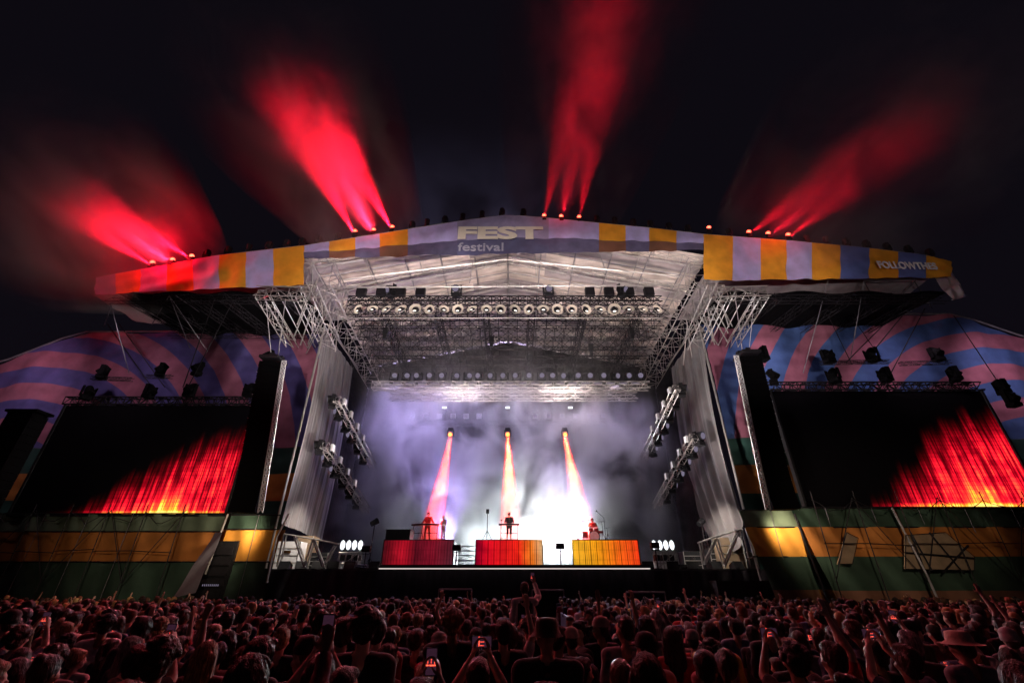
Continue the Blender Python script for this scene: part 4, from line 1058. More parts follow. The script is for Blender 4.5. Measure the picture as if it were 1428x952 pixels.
def joints(**k):
    "standing, arms loosely down; override any joint"
    J = dict(sh={-1:(-.185,0,1.41), 1:(.185,0,1.41)}, el={-1:(-.235,-.02,1.13), 1:(.235,-.02,1.13)}, wr={-1:(-.235,.07,.90), 1:(.235,.07,.90)},
             hd={-1:(.05,.15,-1), 1:(-.05,.15,-1)}, pn={-1:(1,.3,0), 1:(-1,.3,0)}, kn={-1:(-.10,.02,.50), 1:(.10,.03,.50)}, an={-1:(-.115,-.02,.09), 1:(.115,.0,.09)})
    for a, v in k.items():
        if a in J and isinstance(v, dict): J[a] = {**J[a], **v}
        else: J[a] = v
    return J
UP = (0,0,1)
POSES = {
 'standing': dict(J=joints(), yaw=.15),
 'looking left': dict(J=joints(el={-1:(-.25,.0,1.14), 1:(.24,.04,1.14)}, wr={-1:(-.12,.2,1.05), 1:(.05,.24,1.08)}, hd={-1:(1,.3,0), 1:(-1,.2,.1)}, pn={-1:(0,.3,-1), 1:(0,.2,-1)}), yaw=.9, sleeves='long'),
 'looking right': dict(J=joints(), yaw=-.75, fem=True, width=.9, sleeves='none'),
 'woman': dict(J=joints(sh={-1:(-.165,0,1.41), 1:(.165,0,1.41)}, el={-1:(-.22,-.03,1.15), 1:(.22,.0,1.15)}, wr={-1:(-.2,.1,.93), 1:(.12,.19,1.06)}, hd={1:(-1,.2,.2)}, pn={1:(0,.2,-1)}), yaw=-.1, pitch=.08, fem=True, width=.88),
 'jacket': dict(J=joints(sh={-1:(-.2,0,1.41), 1:(.2,0,1.41)}), yaw=-.2, width=1.12, sleeves='long', coat=.1),
 'phone high': dict(J=joints(el={-1:(-.20,.16,1.50), 1:(.20,.16,1.50)}, wr={-1:(-.07,.28,1.70), 1:(.07,.28,1.70)}, hd={-1:(.25,.1,1), 1:(-.25,.1,1)}, pn={-1:(1,.1,0), 1:(-1,.1,0)}, curl={-1:.55, 1:.55}), pitch=.2, sleeves='short', phone=((0,.30,1.80), 0)),
 'phone one hand': dict(J=joints(el={1:(.27,.13,1.50)}, wr={1:(.20,.27,1.72)}, hd={1:(-.1,.1,1)}, pn={1:(-.6,.8,0)}, curl={1:.5}), yaw=-.1, pitch=.15, sleeves='long', phone=((.165,.31,1.83), 0)),
 'phone wide': dict(J=joints(el={-1:(-.27,.17,1.34), 1:(.27,.17,1.34)}, wr={-1:(-.13,.33,1.50), 1:(.13,.33,1.50)}, hd={-1:(.35,.1,1), 1:(-.35,.1,1)}, pn={-1:(1,.1,0), 1:(-1,.1,0)}, curl={-1:.6, 1:.6}), sleeves='none', fem=True, width=.9, phone=((0,.36,1.60), 1)),
 'arm up': dict(J=joints(el={1:(.27,.05,1.66)}, wr={1:(.22,.12,1.91)}, hd={1:(-.05,.1,1)}, pn={1:(-.1,1,0)}, curl={1:.12}), pitch=.15),
 'left arm up': dict(J=joints(el={-1:(-.29,.08,1.64)}, wr={-1:(-.22,.16,1.88)}, hd={-1:(.05,.15,1)}, pn={-1:(.1,1,0)}, curl={-1:.9}), pitch=.1, fem=True, width=.9, sleeves='none'),
 'both arms up': dict(J=joints(el={-1:(-.30,.03,1.65), 1:(.30,.03,1.65)}, wr={-1:(-.26,.1,1.90), 1:(.28,.08,1.90)}, hd={-1:(.05,.1,1), 1:(.1,.1,1)}, pn={-1:(.1,1,0), 1:(-.1,1,0)}, curl={-1:.15, 1:.5}), pitch=.15),
}
BODIES = {}
for nm, kw in POSES.items():
    kw = dict(kw); ph = kw.pop('phone', None); BODIES[nm] = build_body(kw.pop('J'), **kw); BODIES[nm]['phone'] = ph

# hair and hats are made in the frame of the head and carried by its matrix
def hair_mesh(kind, seed=0):
    bm = bmesh.new(); m = 'hair'
    def e(c, r): ellip_mesh(bm, c, r)
    def c_(p, q, a, b_): capsule_mesh(bm, p, q, a, b_)
    if kind in ('short', 'crop', 'long', 'wavy', 'ponytail', 'bun', 'curly'):
        t = .004 if kind == 'crop' else .016
        e((0,-.022,.128), (.080+t,.090+t,.092+t)); e((0,.035,.17), (.066,.058,.042)); e((0,-.05,.07), (.070+t*.5,.055+t*.5,.07))
    if kind == 'short': e((.02,.05,.19), (.055,.04,.03)); e((-.02,.0,.205), (.06,.06,.03))
    if kind in ('long', 'wavy'):
        wv = .012 if kind == 'wavy' else 0
        for x in (-.075, -.045, -.015, .015, .045, .075):
            c_((x, -.065+abs(x)*.35, .10), (x*1.15+wv*math.sin(x*80), -.085+abs(x)*.3, -.10), .036, .034); c_((x*1.15, -.085+abs(x)*.3, -.10), (x*1.1-wv, -.10+abs(x)*.3, -.27-.02*math.sin(x*90+seed)), .034, .018)
        for k in (-1, 1): c_((k*.082,.0,.12), (k*.092,-.005,-.05), .022, .022); c_((k*.092,-.005,-.05), (k*.098,.03,-.2), .024, .014)
    if kind == 'ponytail': e((0,-.125,.15), (.03,.03,.03)); c_((0,-.14,.14), (0.01,-.165,.02), .032, .034); c_((.01,-.165,.02), (0,-.15,-.12), .034, .012)
    if kind == 'bun': e((0,-.08,.205), (.045,.045,.042))
    if kind == 'curly':
        r_ = random.Random(seed)
        for i in range(46):
            th, ph = r_.uniform(0, 2*PI), r_.uniform(-.2, 1.45); rr = .105
            p = (rr*math.cos(th)*math.cos(ph), -.02+rr*math.sin(th)*math.cos(ph)*1.05-.01, .12+rr*math.sin(ph)*1.02)
            if p[1] > .05 and p[2] < .16: continue
            e(p, (.026,.026,.026))
    me = remeshed(bm, .0085, 1)
    n = len(me.vertices)
    for v in me.vertices:
        c = v.co; a = math.atan2(c.x, -c.y)
        s_ = noise.noise(Vector((a*4+seed, c.z*5, 1.3)))*.006 + noise.noise(Vector((a*26, c.z*9+seed, 4)))*.0035
        if kind == 'curly': s_ = noise.noise(c*60)*.008
        if kind == 'crop': s_ *= .25
        v.co = c + v.normal*s_
    me.materials.clear(); me.materials.append(MATS[m]); return me
def hat_mesh(kind):
    mb = MB(); N = 20
    def lathe(prof, sx=1, sy=1.15, cy0=-.01):
        vs = [(r*sx*math.cos(2*PI*k/N), cy0+r*sy*math.sin(2*PI*k/N), z) for r, z in prof for k in range(N)]
        mb.add(vs, [(i*N+k, i*N+(k+1) % N, (i+1)*N+(k+1) % N, (i+1)*N+k) for i in range(len(prof)-1) for k in range(N)])
    if kind == 'cap':
        lathe([(.091,.12), (.094,.16), (.085,.20), (.06,.228), (.02,.24), (.002,.242)])
        mb.add([(x, y, z) for x, y, z in ((-.07,.08,.135),(.07,.08,.135),(.065,.16,.12),(0,.185,.118),(-.065,.16,.12),(-.07,.08,.128),(.07,.08,.128),(.065,.16,.113),(0,.185,.111),(-.065,.16,.113))], [(0,1,2,3,4),(9,8,7,6,5),(1,6,7,2),(2,7,8,3),(3,8,9,4)])
    if kind == 'bucket': lathe([(.13,.095), (.115,.11), (.096,.145), (.092,.19), (.075,.215), (.03,.222), (.001,.222)])
    if kind == 'beanie': lathe([(.093,.09), (.099,.10), (.099,.14), (.094,.145), (.092,.19), (.07,.225), (.03,.245), (.001,.25)])
    if kind == 'straw': lathe([(.165,.118), (.14,.12), (.10,.14), (.095,.17), (.085,.215), (.05,.225), (.001,.218)])
    o = mb.build('tmp', 'headwear', smooth=True); me = o.data; bpy.data.objects.remove(o); return me
HAIR = {k: hair_mesh(k, i) for i, k in enumerate(('short', 'crop', 'long', 'wavy', 'ponytail', 'bun', 'curly'))}
HATS = {k: hat_mesh(k) for k in ('cap', 'bucket', 'beanie', 'straw')}
def rucksack_mesh():
    bm = bmesh.new()
    g = bmesh.ops.create_cube(bm, size=1)
    for v in g['verts']: v.co = Vector((v.co.x*.30*(1-.12*(v.co.z > 0)), v.co.y*.14-.20, v.co.z*.42+1.22))
    bmesh.ops.bevel(bm, geom=bm.edges[:], offset=.035, segments=3, affect='EDGES')
    me = bpy.data.meshes.new('rucksack'); bm.to_mesh(me); bm.free(); me.materials.append(MATS['headwear']); return me
RUCK = rucksack_mesh()
SKINS = [(.50,.30,.22), (.56,.36,.27), (.42,.25,.17), (.30,.16,.10), (.60,.40,.31)]
HCOL = {'dark': (.018,.012,.009), 'brown': (.07,.035,.018), 'blond': (.42,.27,.11), 'auburn': (.16,.05,.02), 'grey': (.28,.26,.25)}
TCOL = {'black': (.014,.014,.016), 'white': (.62,.60,.58), 'grey': (.20,.20,.21), 'navy': (.02,.03,.08), 'red': (.38,.03,.03), 'olive': (.10,.11,.05), 'pink': (.50,.20,.22), 'denim': (.07,.11,.20), 'yellow': (.55,.42,.06), 'maroon': (.14,.02,.03)}
def person(pose, hair, hcol, tcol, loc, rz, label, cat='person', group=None, skin=None, lcol=(.03,.03,.045), hat=None, hatcol=(.02,.02,.02), scale=1, ruck=False, name='person', B=None):
    b = B or BODIES[pose]
    o = bpy.data.objects.new(name, b['body']); COL.objects.link(o); o.location = loc; o.rotation_euler = (0,0,rz); o.scale = (scale,)*3
    o.color = (*(skin or random.choice(SKINS)), 1); tag(o, label, cat, group)
    def ch(nm, me, col, M=None):
        c = bpy.data.objects.new(nm, me); COL.objects.link(c); c.parent = o; c.color = (*col, 1)
        if M is not None: c.matrix_local = M
        return c
    t = TCOL[tcol] if isinstance(tcol, str) else tcol
    ch('top', b['top'], t); ch('trousers', b['legs'], lcol); ch('shoes', b['shoes'], (.04,.04,.04))
    if hair: ch('hair', HAIR[hair], HCOL[hcol], b['H'])
    if hat: ch('hat', HATS[hat], hatcol, b['H'])
    if ruck: ch('rucksack', RUCK, (.015,.015,.017))
    return o
# phones
def screen_picture(name, seed):
    "phone screen: a small bright picture of the red stage"
    m = bpy.data.materials.new(name); nt = link_nodes(m); E.nt = nt
    out = nd(nt, 'ShaderNodeOutputMaterial'); e = nd(nt, 'ShaderNodeEmission'); nt.links.new(e.outputs[0], out.inputs['Surface'])
    u, v, w = gen_axes(); n = enoise(u, w, seed, 14, 3)
    beams = (1-E.op('ABSOLUTE', E.op('FRACT', u*3)-.5)*3.4).sstep(0, 1)*(w-.38).sstep(0, .06)*(.72-w).sstep(0, .15)
    band = beams*.55+(1-E.op('ABSOLUTE', w-.36)*14).sstep(0, 1)*.6
    col = eramp(n*.5+band*.62, [(0, (.006,.004,.008)), (.42, (.02,.006,.012)), (.55, (.7,.04,.03)), (.70, (1,.22,.08)), (.92, (1,.6,.4))])
    nt.links.new(col, e.inputs[0]); e.inputs[1].default_value = 2.0; MATS[name] = m
screen_picture('phone_picture', 1.0); screen_picture('phone_picture_warm', 4.4)
PHM = []
for m in ('phone_picture', 'phone_picture_warm'):
    mb = MB().box((0,0,0), (.076,.009,.156)); o = mb.build('tmp', 'black_plastic'); a = o.data; bpy.data.objects.remove(o)
    mb = MB().box((0,-.0055,0), (.068,.002,.144)); o = mb.build('tmp', m); b_ = o.data; bpy.data.objects.remove(o); PHM.append((a, b_))
NPH = [0]
def phone(loc, rz, wide, label, scale=1):
    a, b_ = PHM[NPH[0] % 2]; NPH[0] += 1
    o = bpy.data.objects.new('phone', a); COL.objects.link(o); tag(o, label, 'phone', 'phones held up in the crowd'); o.location = loc; o.scale = (scale,)*3
    o.rotation_euler = (.05, PI/2 if wide else 0, rz) if not wide else (Matrix.Rotation(rz, 3, 'Z') @ Matrix.Rotation(PI/2, 3, 'Y')).to_euler()
    s = bpy.data.objects.new('screen', b_); COL.objects.link(s); s.parent = o
def px_of(p):
    d = Vector(p)-Vector((0,0,CAMZ)); f = d.y*cP+d.z*sP; return 714+F*d.x/f, 476-F*(-d.y*sP+d.z*cP)/f

# ---- the crowd
rnd = random.Random(21)
rows = []; Y = 3.2
def ground_at(px, py, ztop):
    "where a thing whose top is at height ztop stands if the photo shows that top at (px,py)"
    u = (px-714)/F; v = (476-py)/F; z_ = (sP+v*cP)/(cP-v*sP); Y = (ztop-CAMZ)/z_; return (u*Y/(cP-v*sP), Y)
SPECIAL = []
def at_y(px, py, Y): return (P(px, py, Y).x, Y)
for pose, x, y, z, rz, hair, hcol, tcol, lab, sc, kw, plab, wide in (
  ('phone one hand', *at_y(732,840,9.6), .52, 0, 'crop', 'brown', 'white', 'person in a white top with black rucksack, standing above the crowd at the centre', 1, dict(ruck=True), 'small glowing phone held by the white-topped person with the rucksack', 0),
  ('left arm up', *at_y(630,850,9.8), .12, .1, 'long', 'blond', 'grey', 'blond long-haired person left of the centre aisle, raising the left arm', 1, {}, None, 0),
  ('phone high', *at_y(592,920,3.3), 0, 0, 'short', 'dark', 'black', 'person holding the large upright phone at the bottom centre', .96, {}, 'largest upright phone, bottom centre, showing three red beams', 0),
  ('phone high', *at_y(668,910,3.7), 0, 0, 'crop', 'dark', 'black', 'person holding a phone sideways with both hands near the bottom centre', 1.0, {}, 'phone held sideways in both hands, right of the large upright phone', 1),
  ('phone high', *at_y(206,893,4.35), 0, .1, 'short', 'dark', 'black', 'person in black raising an upright phone in the lower left', 1.0, {}, 'bright upright phone in the lower left of the crowd', 0),
  ('phone one hand', *at_y(368,880,2.8), 0, -.2, 'wavy', 'brown', 'maroon', 'person with wavy hair stretching one bare arm up with a phone, lower left', 1.06, {}, 'phone at the end of the long raised arm, lower left', 0),
  ('arm up', *at_y(1140,853,4.6), 0, .25, 'short', 'brown', 'red', 'person in red raising the right arm high above the right half of the crowd', 1.0, {}, None, 0),
  ('both arms up', *at_y(1205,870,5.0), 0, .2, 'crop', 'dark', 'black', 'person in black with both arms up right of the red-topped arm raiser', 1.0, {}, None, 0),
  ('phone high', *at_y(1253,897,4.4), 0, 0, 'short', 'brown', 'navy', 'person in navy holding a wide phone overhead, right half of the crowd', 1.0, {}, 'phone held sideways with an orange picture, right half of the crowd', 1),
  ('phone high', *at_y(1099,893,4.5), 0, 0, 'curly', 'dark', 'black', 'curly-haired person in black with a wide phone, right of centre', 1.0, {}, 'phone held sideways by the curly-haired person, right of centre', 1),
  ('standing', *at_y(1335,890,5.2), 0, .1, 'crop', 'brown', 'grey', 'person in a broad straw hat on the right', 1.02, dict(hat='straw', hatcol=(.45,.36,.28)), None, 0),
  ('standing', *at_y(900,900,4.9), 0, .3, 'crop', 'dark', 'pink', 'person in a black cap and pale pink top right of the aisle', 1.02, dict(hat='cap', hatcol=(.015,.015,.015)), None, 0),
  ('jacket', *at_y(985,930,4.1), 0, -.4, 'crop', 'dark', 'yellow', 'person in a yellow-green jacket at the lower right of centre', 1.0, {}, None, 0),
  ('jacket', *at_y(796,880,8.9), 0, PI, 'crop', 'dark', 'black', 'steward in black facing the camera in the centre aisle', 1.0, {}, None, 0),
  ('standing', *at_y(822,862,10.5), 0, 2.7, 'short', 'dark', 'black', 'second steward in black farther along the centre aisle', 1.02, {}, None, 0)):
    SPECIAL.append((x, y)); person(pose, hair, hcol, tcol, (x, y, z), rz, lab, scale=sc, **kw)
    ph = BODIES[pose]['phone']
    if plab:
        loc = Matrix.Translation((x, y, z)) @ Matrix.Rotation(rz, 4, 'Z') @ Matrix.Scale(sc, 4) @ Vector(ph[0]); phone(loc, rz, wide, plab)
def taken(x, y): return any(abs(x-a) < .42 and -.75 < y-b_ < .40 for a, b_ in SPECIAL)

def in_aisle(x, y): return y > 8.6 and .25 < x-.02*y < 1.75
k = 0
while Y < 25.6:
    pitch = .62 if Y < 11 else .66
    half = 1.24*Y+.6; n = int(2*half/pitch); row = []
    for i in range(n):
        x = -half+pitch*(i+.5*(k % 2))+rnd.uniform(-.21, .21); y = Y+rnd.uniform(-.24, .24)
        if in_aisle(x, y) or taken(x, y) or rnd.random() < .09: continue
        row.append((x, y))
    rows.append(row); Y += .62 if Y < 11 else .68; k += 1
NEARROWS = 11
def ordn(n): return f"{n}{'th' if 10 <= n % 100 <= 20 else {1:'st',2:'nd',3:'rd'}.get(n % 10,'th')}"
HN = {'short':'short-haired', 'crop':'crop-haired', 'long':'long-haired', 'wavy':'wavy-haired', 'ponytail':'ponytailed', 'bun':'bun-haired', 'curly':'curly-haired'}
PN = {'standing':'', 'looking left':' looking left', 'looking right':' looking right', 'woman':'', 'jacket':' in a jacket', 'phone high':' filming overhead', 'phone one hand':' filming one-handed', 'phone wide':' filming sideways', 'arm up':' raising right arm', 'left arm up':' raising left arm', 'both arms up':' raising both arms'}
count = 0
for ri, row in enumerate(rows[:NEARROWS]):
    vis = [(px_of((x, y, 1.65))[0], x, y) for x, y in row]
    vis = sorted(v for v in vis if -25 < v[0] < 1453)
    for ci, (px, x, y) in enumerate(vis):
        q = rnd.random()
        if ri == 0: q *= .80
        pose = ('standing' if q < .26 else 'woman' if q < .42 else 'jacket' if q < .54 else 'looking left' if q < .66 else 'looking right' if q < .78 else
                'phone high' if q < .80 else 'phone one hand' if q < .83 else 'phone wide' if q < .85 else 'arm up' if q < .87 else 'left arm up' if q < .89 else 'both arms up' if q < .905 else 'standing')
        aisle = 738 < px < 852
        if aisle and ri > 0: pose = rnd.choice(['standing', 'jacket', 'jacket', 'looking left'])
        fem = pose in ('woman', 'looking right', 'phone wide', 'left arm up')
        hair = rnd.choice(['long', 'wavy', 'long', 'ponytail', 'bun'] if fem else ['short', 'crop', 'short', 'short', 'curly', 'crop', 'wavy'])
        hcol = rnd.choices(list(HCOL), [5, 5, 2.2, 1, .5])[0]; tcol = rnd.choices(list(TCOL), [9, 2, 3, 3, 1.2, 1, 1, 1.5, .35, 1])[0]
        if aisle: hcol = 'dark'; tcol = 'black'
        hat = None; hc = (.02,.02,.02)
        if not fem and rnd.random() < .12: hat = rnd.choice(['cap', 'cap', 'cap', 'bucket', 'beanie']); hair = 'crop'; hc = rnd.choice([(.02,.02,.02), (.35,.3,.25), (.05,.07,.04), (.3,.3,.3)])
        rz = rnd.gauss(0, .38) + (.12 if x < 0 else -.12) + (-.25*x/(y+4) if abs(x) > 2 else 0)
        if aisle and rnd.random() < .4: rz += 2.6
        sc = rnd.gauss(.985, .055)*(.955 if fem else 1)
        who = f"{hcol} {HN[hair]} person" if not hat else f"person in a {hat}"
        lab = f"{who}, {tcol} top{PN[pose]}, {ordn(ci+1)} from left, {ordn(ri+1)} row from camera"
        if len(lab.split()) > 16: lab = lab.replace(', '+tcol+' top', '')
        ruck = pose == 'standing' and rnd.random() < .12
        person(pose, hair, hcol, tcol, (x, y, 0), rz, lab, group='crowd watching the concert', hat=hat, hatcol=hc, scale=sc, ruck=ruck); count += 1
        ph = BODIES[pose]['phone']
        if ph:
            loc = Matrix.Translation((x, y, 0)) @ Matrix.Rotation(rz, 4, 'Z') @ Matrix.Scale(sc, 4) @ Vector(ph[0])
            phone(loc, rz, ph[1], f"glowing phone held by the {ordn(ci+1)} person from left in {ordn(ri+1)} row", 1)
print('PEOPLE', count, 'far', sum(len(r) for r in rows[NEARROWS:]))

# the far crowd, one mass of simplified figures
def low_poly(me, ratio):
    o = bpy.data.objects.new('tmp', me); COL.objects.link(o); d = o.modifiers.new('d', 'DECIMATE'); d.ratio = ratio
    bpy.context.view_layer.update(); out = bpy.data.meshes.new_from_object(o.evaluated_get(bpy.context.evaluated_depsgraph_get())); bpy.data.objects.remove(o)
    n = len(out.vertices); co = np.empty(n*3); out.vertices.foreach_get('co', co); out.calc_loop_triangles()
    t = np.empty(len(out.loop_triangles)*3, int); out.loop_triangles.foreach_get('vertices', t); return co.reshape(-1, 3), t.reshape(-1, 3)
LOW = {p: (low_poly(BODIES[p]['body'], .05), low_poly(BODIES[p]['top'], .05), low_poly(BODIES[p]['legs'], .05)) for p in ('standing','woman','looking left','looking right','jacket','arm up','phone high','both arms up','left arm up')}
LOWH = {h: low_poly(HAIR[h], .06) for h in ('short','crop','long','wavy','curly')}
VS, TS, CS = [], [], []; base = 0
def add_part(co, tri, M, col):
    global base
    m = np.array(M); c = co@m[:3, :3].T+m[:3, 3]; VS.append(c); TS.append(tri+base); CS.append(np.tile([*col, 1], (len(c), 1))); base += len(c)
for row in rows[NEARROWS:]:
    for x, y in row:
        px = px_of((x, y, 1.65))[0]
        if not (-20 < px < 1448): continue
        q = rnd.random(); pose = 'standing' if q < .3 else 'woman' if q < .5 else 'looking left' if q < .62 else 'looking right' if q < .74 else 'jacket' if q < .88 else 'arm up' if q < .90 else 'phone high' if q < .925 else 'left arm up' if q < .935 else 'looking left'
        fem = pose in ('woman', 'looking right', 'left arm up'); h = rnd.choice(['long','wavy'] if fem else ['short','crop','short','curly'])
        M = Matrix.Translation((x, y, 0)) @ Matrix.Rotation(rnd.gauss(0, .35), 4, 'Z') @ Matrix.Scale(rnd.gauss(.98, .04)*(.955 if fem else 1), 4)
        b = LOW[pose]; add_part(*b[0], M, rnd.choice(SKINS)); add_part(*b[1], M, TCOL[rnd.choices(list(TCOL), [9,2,3,3,1.2,1,1,1.5,.35,1])[0]]); add_part(*b[2], M, (.03,.03,.045))
        add_part(*LOWH[h], M @ BODIES[pose]['H'], HCOL[rnd.choices(list(HCOL), [5,5,2.2,1,.5])[0]])
V = np.concatenate(VS); T = np.concatenate(TS); Cc = np.concatenate(CS)
me = bpy.data.meshes.new('crowd'); me.vertices.add(len(V)); me.vertices.foreach_set('co', V.ravel())
me.loops.add(len(T)*3); me.loops.foreach_set('vertex_index', T.ravel()); me.polygons.add(len(T)); me.polygons.foreach_set('loop_start', np.arange(0, len(T)*3, 3)); me.polygons.foreach_set('loop_total', np.full(len(T), 3))
me.polygons.foreach_set('use_smooth', np.ones(len(T), bool)); me.update()
ca = me.color_attributes.new('tint', 'FLOAT_COLOR', 'POINT'); ca.data.foreach_set('color', Cc.ravel())
m = mat('crowd_skin_and_cloth', (.1,.1,.1), .75, objcol=False, var=.2, scale=8, bump=0); nt = m.node_tree
at = nd(nt, 'ShaderNodeAttribute'); at.attribute_name = 'tint'
vm = [n for n in nt.nodes if n.type == 'VECT_MATH'][0]; nt.links.new(at.outputs['Color'], vm.inputs[0])
me.materials.append(m); o = bpy.data.objects.new('far_crowd', me); COL.objects.link(o); tag(o, 'dense mass of far concert goers up to the stage front', 'crowd', kind='stuff')
# ------------------------------------------------------------------ the band
kb_J = joints(chest=(0,.04,1.29), el={-1:(-.34,.12,1.18), 1:(.30,.14,1.12)}, wr={-1:(-.52,.28,1.05), 1:(.28,.38,1.03)}, hd={-1:(-.6,.7,-.15), 1:(0,1,-.15)}, pn={-1:(0,0,-1), 1:(0,0,-1)}, kn={-1:(-.16,.03,.50), 1:(.14,.05,.50)}, an={-1:(-.2,-.02,.09), 1:(.18,.0,.09)})
BODIES['keys'] = build_body(kb_J, yaw=.3, pitch=-.25, sleeves='long')
BODIES['keys shorts'] = build_body(joints(chest=(0,.08,1.27), el={-1:(-.27,.10,1.12), 1:(.27,.10,1.12)}, wr={-1:(-.2,.36,1.05), 1:(.2,.36,1.05)}, hd={-1:(.1,1,-.1), 1:(-.1,1,-.1)}, pn={-1:(0,0,-1), 1:(0,0,-1)}, sh={-1:(-.19,.03,1.39), 1:(.19,.03,1.39)}), pitch=-.55, sleeves='long', shorts=True, width=1.08)
BODIES['drummer'] = build_body(joints(pelvis=(0,0,.60), chest=(0,.02,.98), sh={-1:(-.19,.02,1.09), 1:(.19,.02,1.09)}, el={-1:(-.27,.14,.86), 1:(.30,.12,.88)}, wr={-1:(-.16,.36,.88), 1:(.20,.36,.96)}, hd={-1:(.2,1,.1), 1:(-.1,1,.4)}, pn={-1:(.3,0,-1), 1:(-.3,0,-1)}, curl={-1:1.1,1:1.1},
     kn={-1:(-.25,.42,.56), 1:(.25,.42,.56)}, an={-1:(-.27,.46,.09), 1:(.28,.50,.09)}), pitch=-.15, sleeves='none')
TCOL['redlit'] = (.35,.05,.05); TCOL['performer'] = (.03,.03,.035)  # redlit: dark clothes coloured red to carry the red stage light
spot('performer_spot', (P(595,600,29).x, 27.5, 15.5), P(590, 745, 31), 6500, (1, .03, .05), 14, .5, .1)
spot('performer_spot', (P(828,600,29).x, 27.5, 15.5), P(828, 745, 31), 4500, (1, .08, .06), 12, .5, .1)
def on_riser(px, Y): return (P(px, 752, Y).x, Y, RT+.03)
c1 = on_riser(595, 31.2)
person('keys', 'short', 'dark', 'redlit', c1, PI-.25, 'performer in a dark jacket playing keyboards on the wine red riser', scale=1.04, lcol=(.16,.03,.03))
c2 = on_riser(618, 31.9)
person('keys shorts', 'short', 'blond', 'white', c2, PI-.6, 'performer in white at the right end of the wine red riser', scale=.98, lcol=(.5,.5,.5))
c3 = on_riser(710, 31.2)
person('keys shorts', 'crop', 'dark', 'performer', c3, PI, 'performer in shorts bending over a keyboard on the red riser', scale=1.04, lcol=(.03,.03,.035), hat='cap', hatcol=(.05,.05,.06))
c4 = on_riser(828, 31.6)
person('drummer', 'short', 'dark', 'redlit', (c4[0], c4[1], c4[2]), PI, 'drummer seated behind the drum kit on the amber riser', scale=1.04, lcol=(.02,.02,.02))
def keyboard(c, rz, label, w=1.15):
    r = empty('keyboard', c, (0,0,rz), label, 'keyboard')
    MB().box((0,0,1.0), (w,.32,.09)).build('case', 'black_plastic', r)
    MB().box((0,-.05,1.05), (w*.92,.15,.02)).build('keys', 'steel_white', r)
    s = MB()
    for k in (-1, 1):
        s.tube((k*w*.4,-.15,.0), (k*w*.4,.0,.96), .02).tube((k*w*.4,.2,.0), (k*w*.4,.0,.5), .02)
    s.tube((-w*.4,0,.5), (w*.4,0,.5), .02); s.build('stand', 'dark_metal', r)
keyboard((c1[0]-.55, c1[1]-.42, RT+.03), -.5, 'keyboard at the left hand of the performer on the wine red riser', .9)
keyboard((c1[0]+.35, c1[1]-.48, RT+.03), .15, 'keyboard before the right hand of the performer on the wine red riser', .9)
keyboard((c3[0], c3[1]-.48, RT+.03), 0, 'keyboard in front of the bending performer', 1.35)
# drum kit
r = empty('drum_kit', (c4[0], c4[1]-.75, RT+.03), label='red drum kit with cymbals on the amber riser', cat='drum kit')
mat('drum_shell', (.35,.03,.03), .3, var=.1, bump=0)
def drum(nm, c, rad, dep, ax):
    a = Vector(ax).normalized()*dep/2; c = Vector(c)
    d = MB().tube(c-a, c+a, rad, n=20).build(nm, 'drum_shell', r); MB().tube(c-a*1.03, c-a*.99, rad*1.03, n=20).build('hoop', 'chrome', d); MB().tube(c+a*.99, c+a*1.03, rad*.97, n=20).build('drum_head', 'steel_white', d)
drum('bass_drum', (-.1,0,.30), .30, .42, (0,-1,.0)); drum('tom', (-.28,.05,.74), .16, .2, (0,-.3,1)); drum('tom', (.08,.05,.74), .16, .2, (0,-.3,1)); drum('floor_tom', (-.62,.35,.42), .21, .4, (0,0,1)); drum('snare', (.42,.35,.6), .18, .15, (0,-.1,1))
for (x, y, z, rr) in ((-.75,.1,1.25,.24), (.5,.05,1.2,.24), (.85,.3,.85,.19), (-.95,.4,1.0,.26)):
    MB().tube((x,y,z), (x,y,z+.02), rr, rr*.2, n=16).build('cymbal', 'chrome', r)
    MB().tube((x,y,z), (x,y,.5), .012).tube((x,y,.5), (x+.22,y,0), .012).tube((x,y,.5), (x-.2,y-.1,0), .012).tube((x,y,.5), (x,y+.22,0), .012).build('cymbal_stand', 'chrome', r)
st_ = empty('drum_stool', (c4[0], c4[1], RT+.03), label='round stool under the seated drummer', cat='stool')
MB().tube((0,0,.44), (0,0,.52), .17, n=14).build('seat', 'black_plastic', st_); MB().tube((0,0,0), (0,0,.44), .02).tube((0,0,.2), (.2,0,0), .015).tube((0,0,.2), (-.12,.17,0), .015).tube((0,0,.2), (-.12,-.17,0), .015).build('tripod', 'chrome', st_)
def micstand(px, Y, h, boom, label):
    c = on_riser(px, Y); r = empty('microphone_stand', c, label=label, cat='microphone stand')
    m = MB().tube((0,0,0), (0,0,h*.75), .014)
    for k in range(3): m.tube((0,0,.22), (.28*math.cos(k*2.1), .28*math.sin(k*2.1), 0), .013)
    m.tube((0,0,h*.75), boom, .012); m.build('stand', 'dark_metal', r)
    MB().ball(boom, .05, 8, 6).build('microphone', 'black_plastic', r)
micstand(845, 30.9, 1.9, (-.45,0,1.85), 'boom microphone stand right of the drum kit')
micstand(806, 31, 1.8, (.25,0,1.9), 'thin boom microphone stand left of the drum kit')
micstand(699, 30.6, 1.2, (0,0,1.25), 'short microphone stand left of the middle performer')
c = on_riser(679, 30.8); r = empty('light_tripod', c, label='tall tripod with a small lamp head at the left of the red riser', cat='tripod')
m = MB().tube((0,0,.25), (0,0,1.75), .025)
for k in range(3): m.tube((0,0,.65), (.42*math.cos(k*2.1+.5), .42*math.sin(k*2.1+.5), 0), .02)
m.build('tripod_leg_set', 'dark_metal', r); MB().box((0,0,1.82), (.2,.16,.26)).build('lamp_head', 'black_plastic', r)
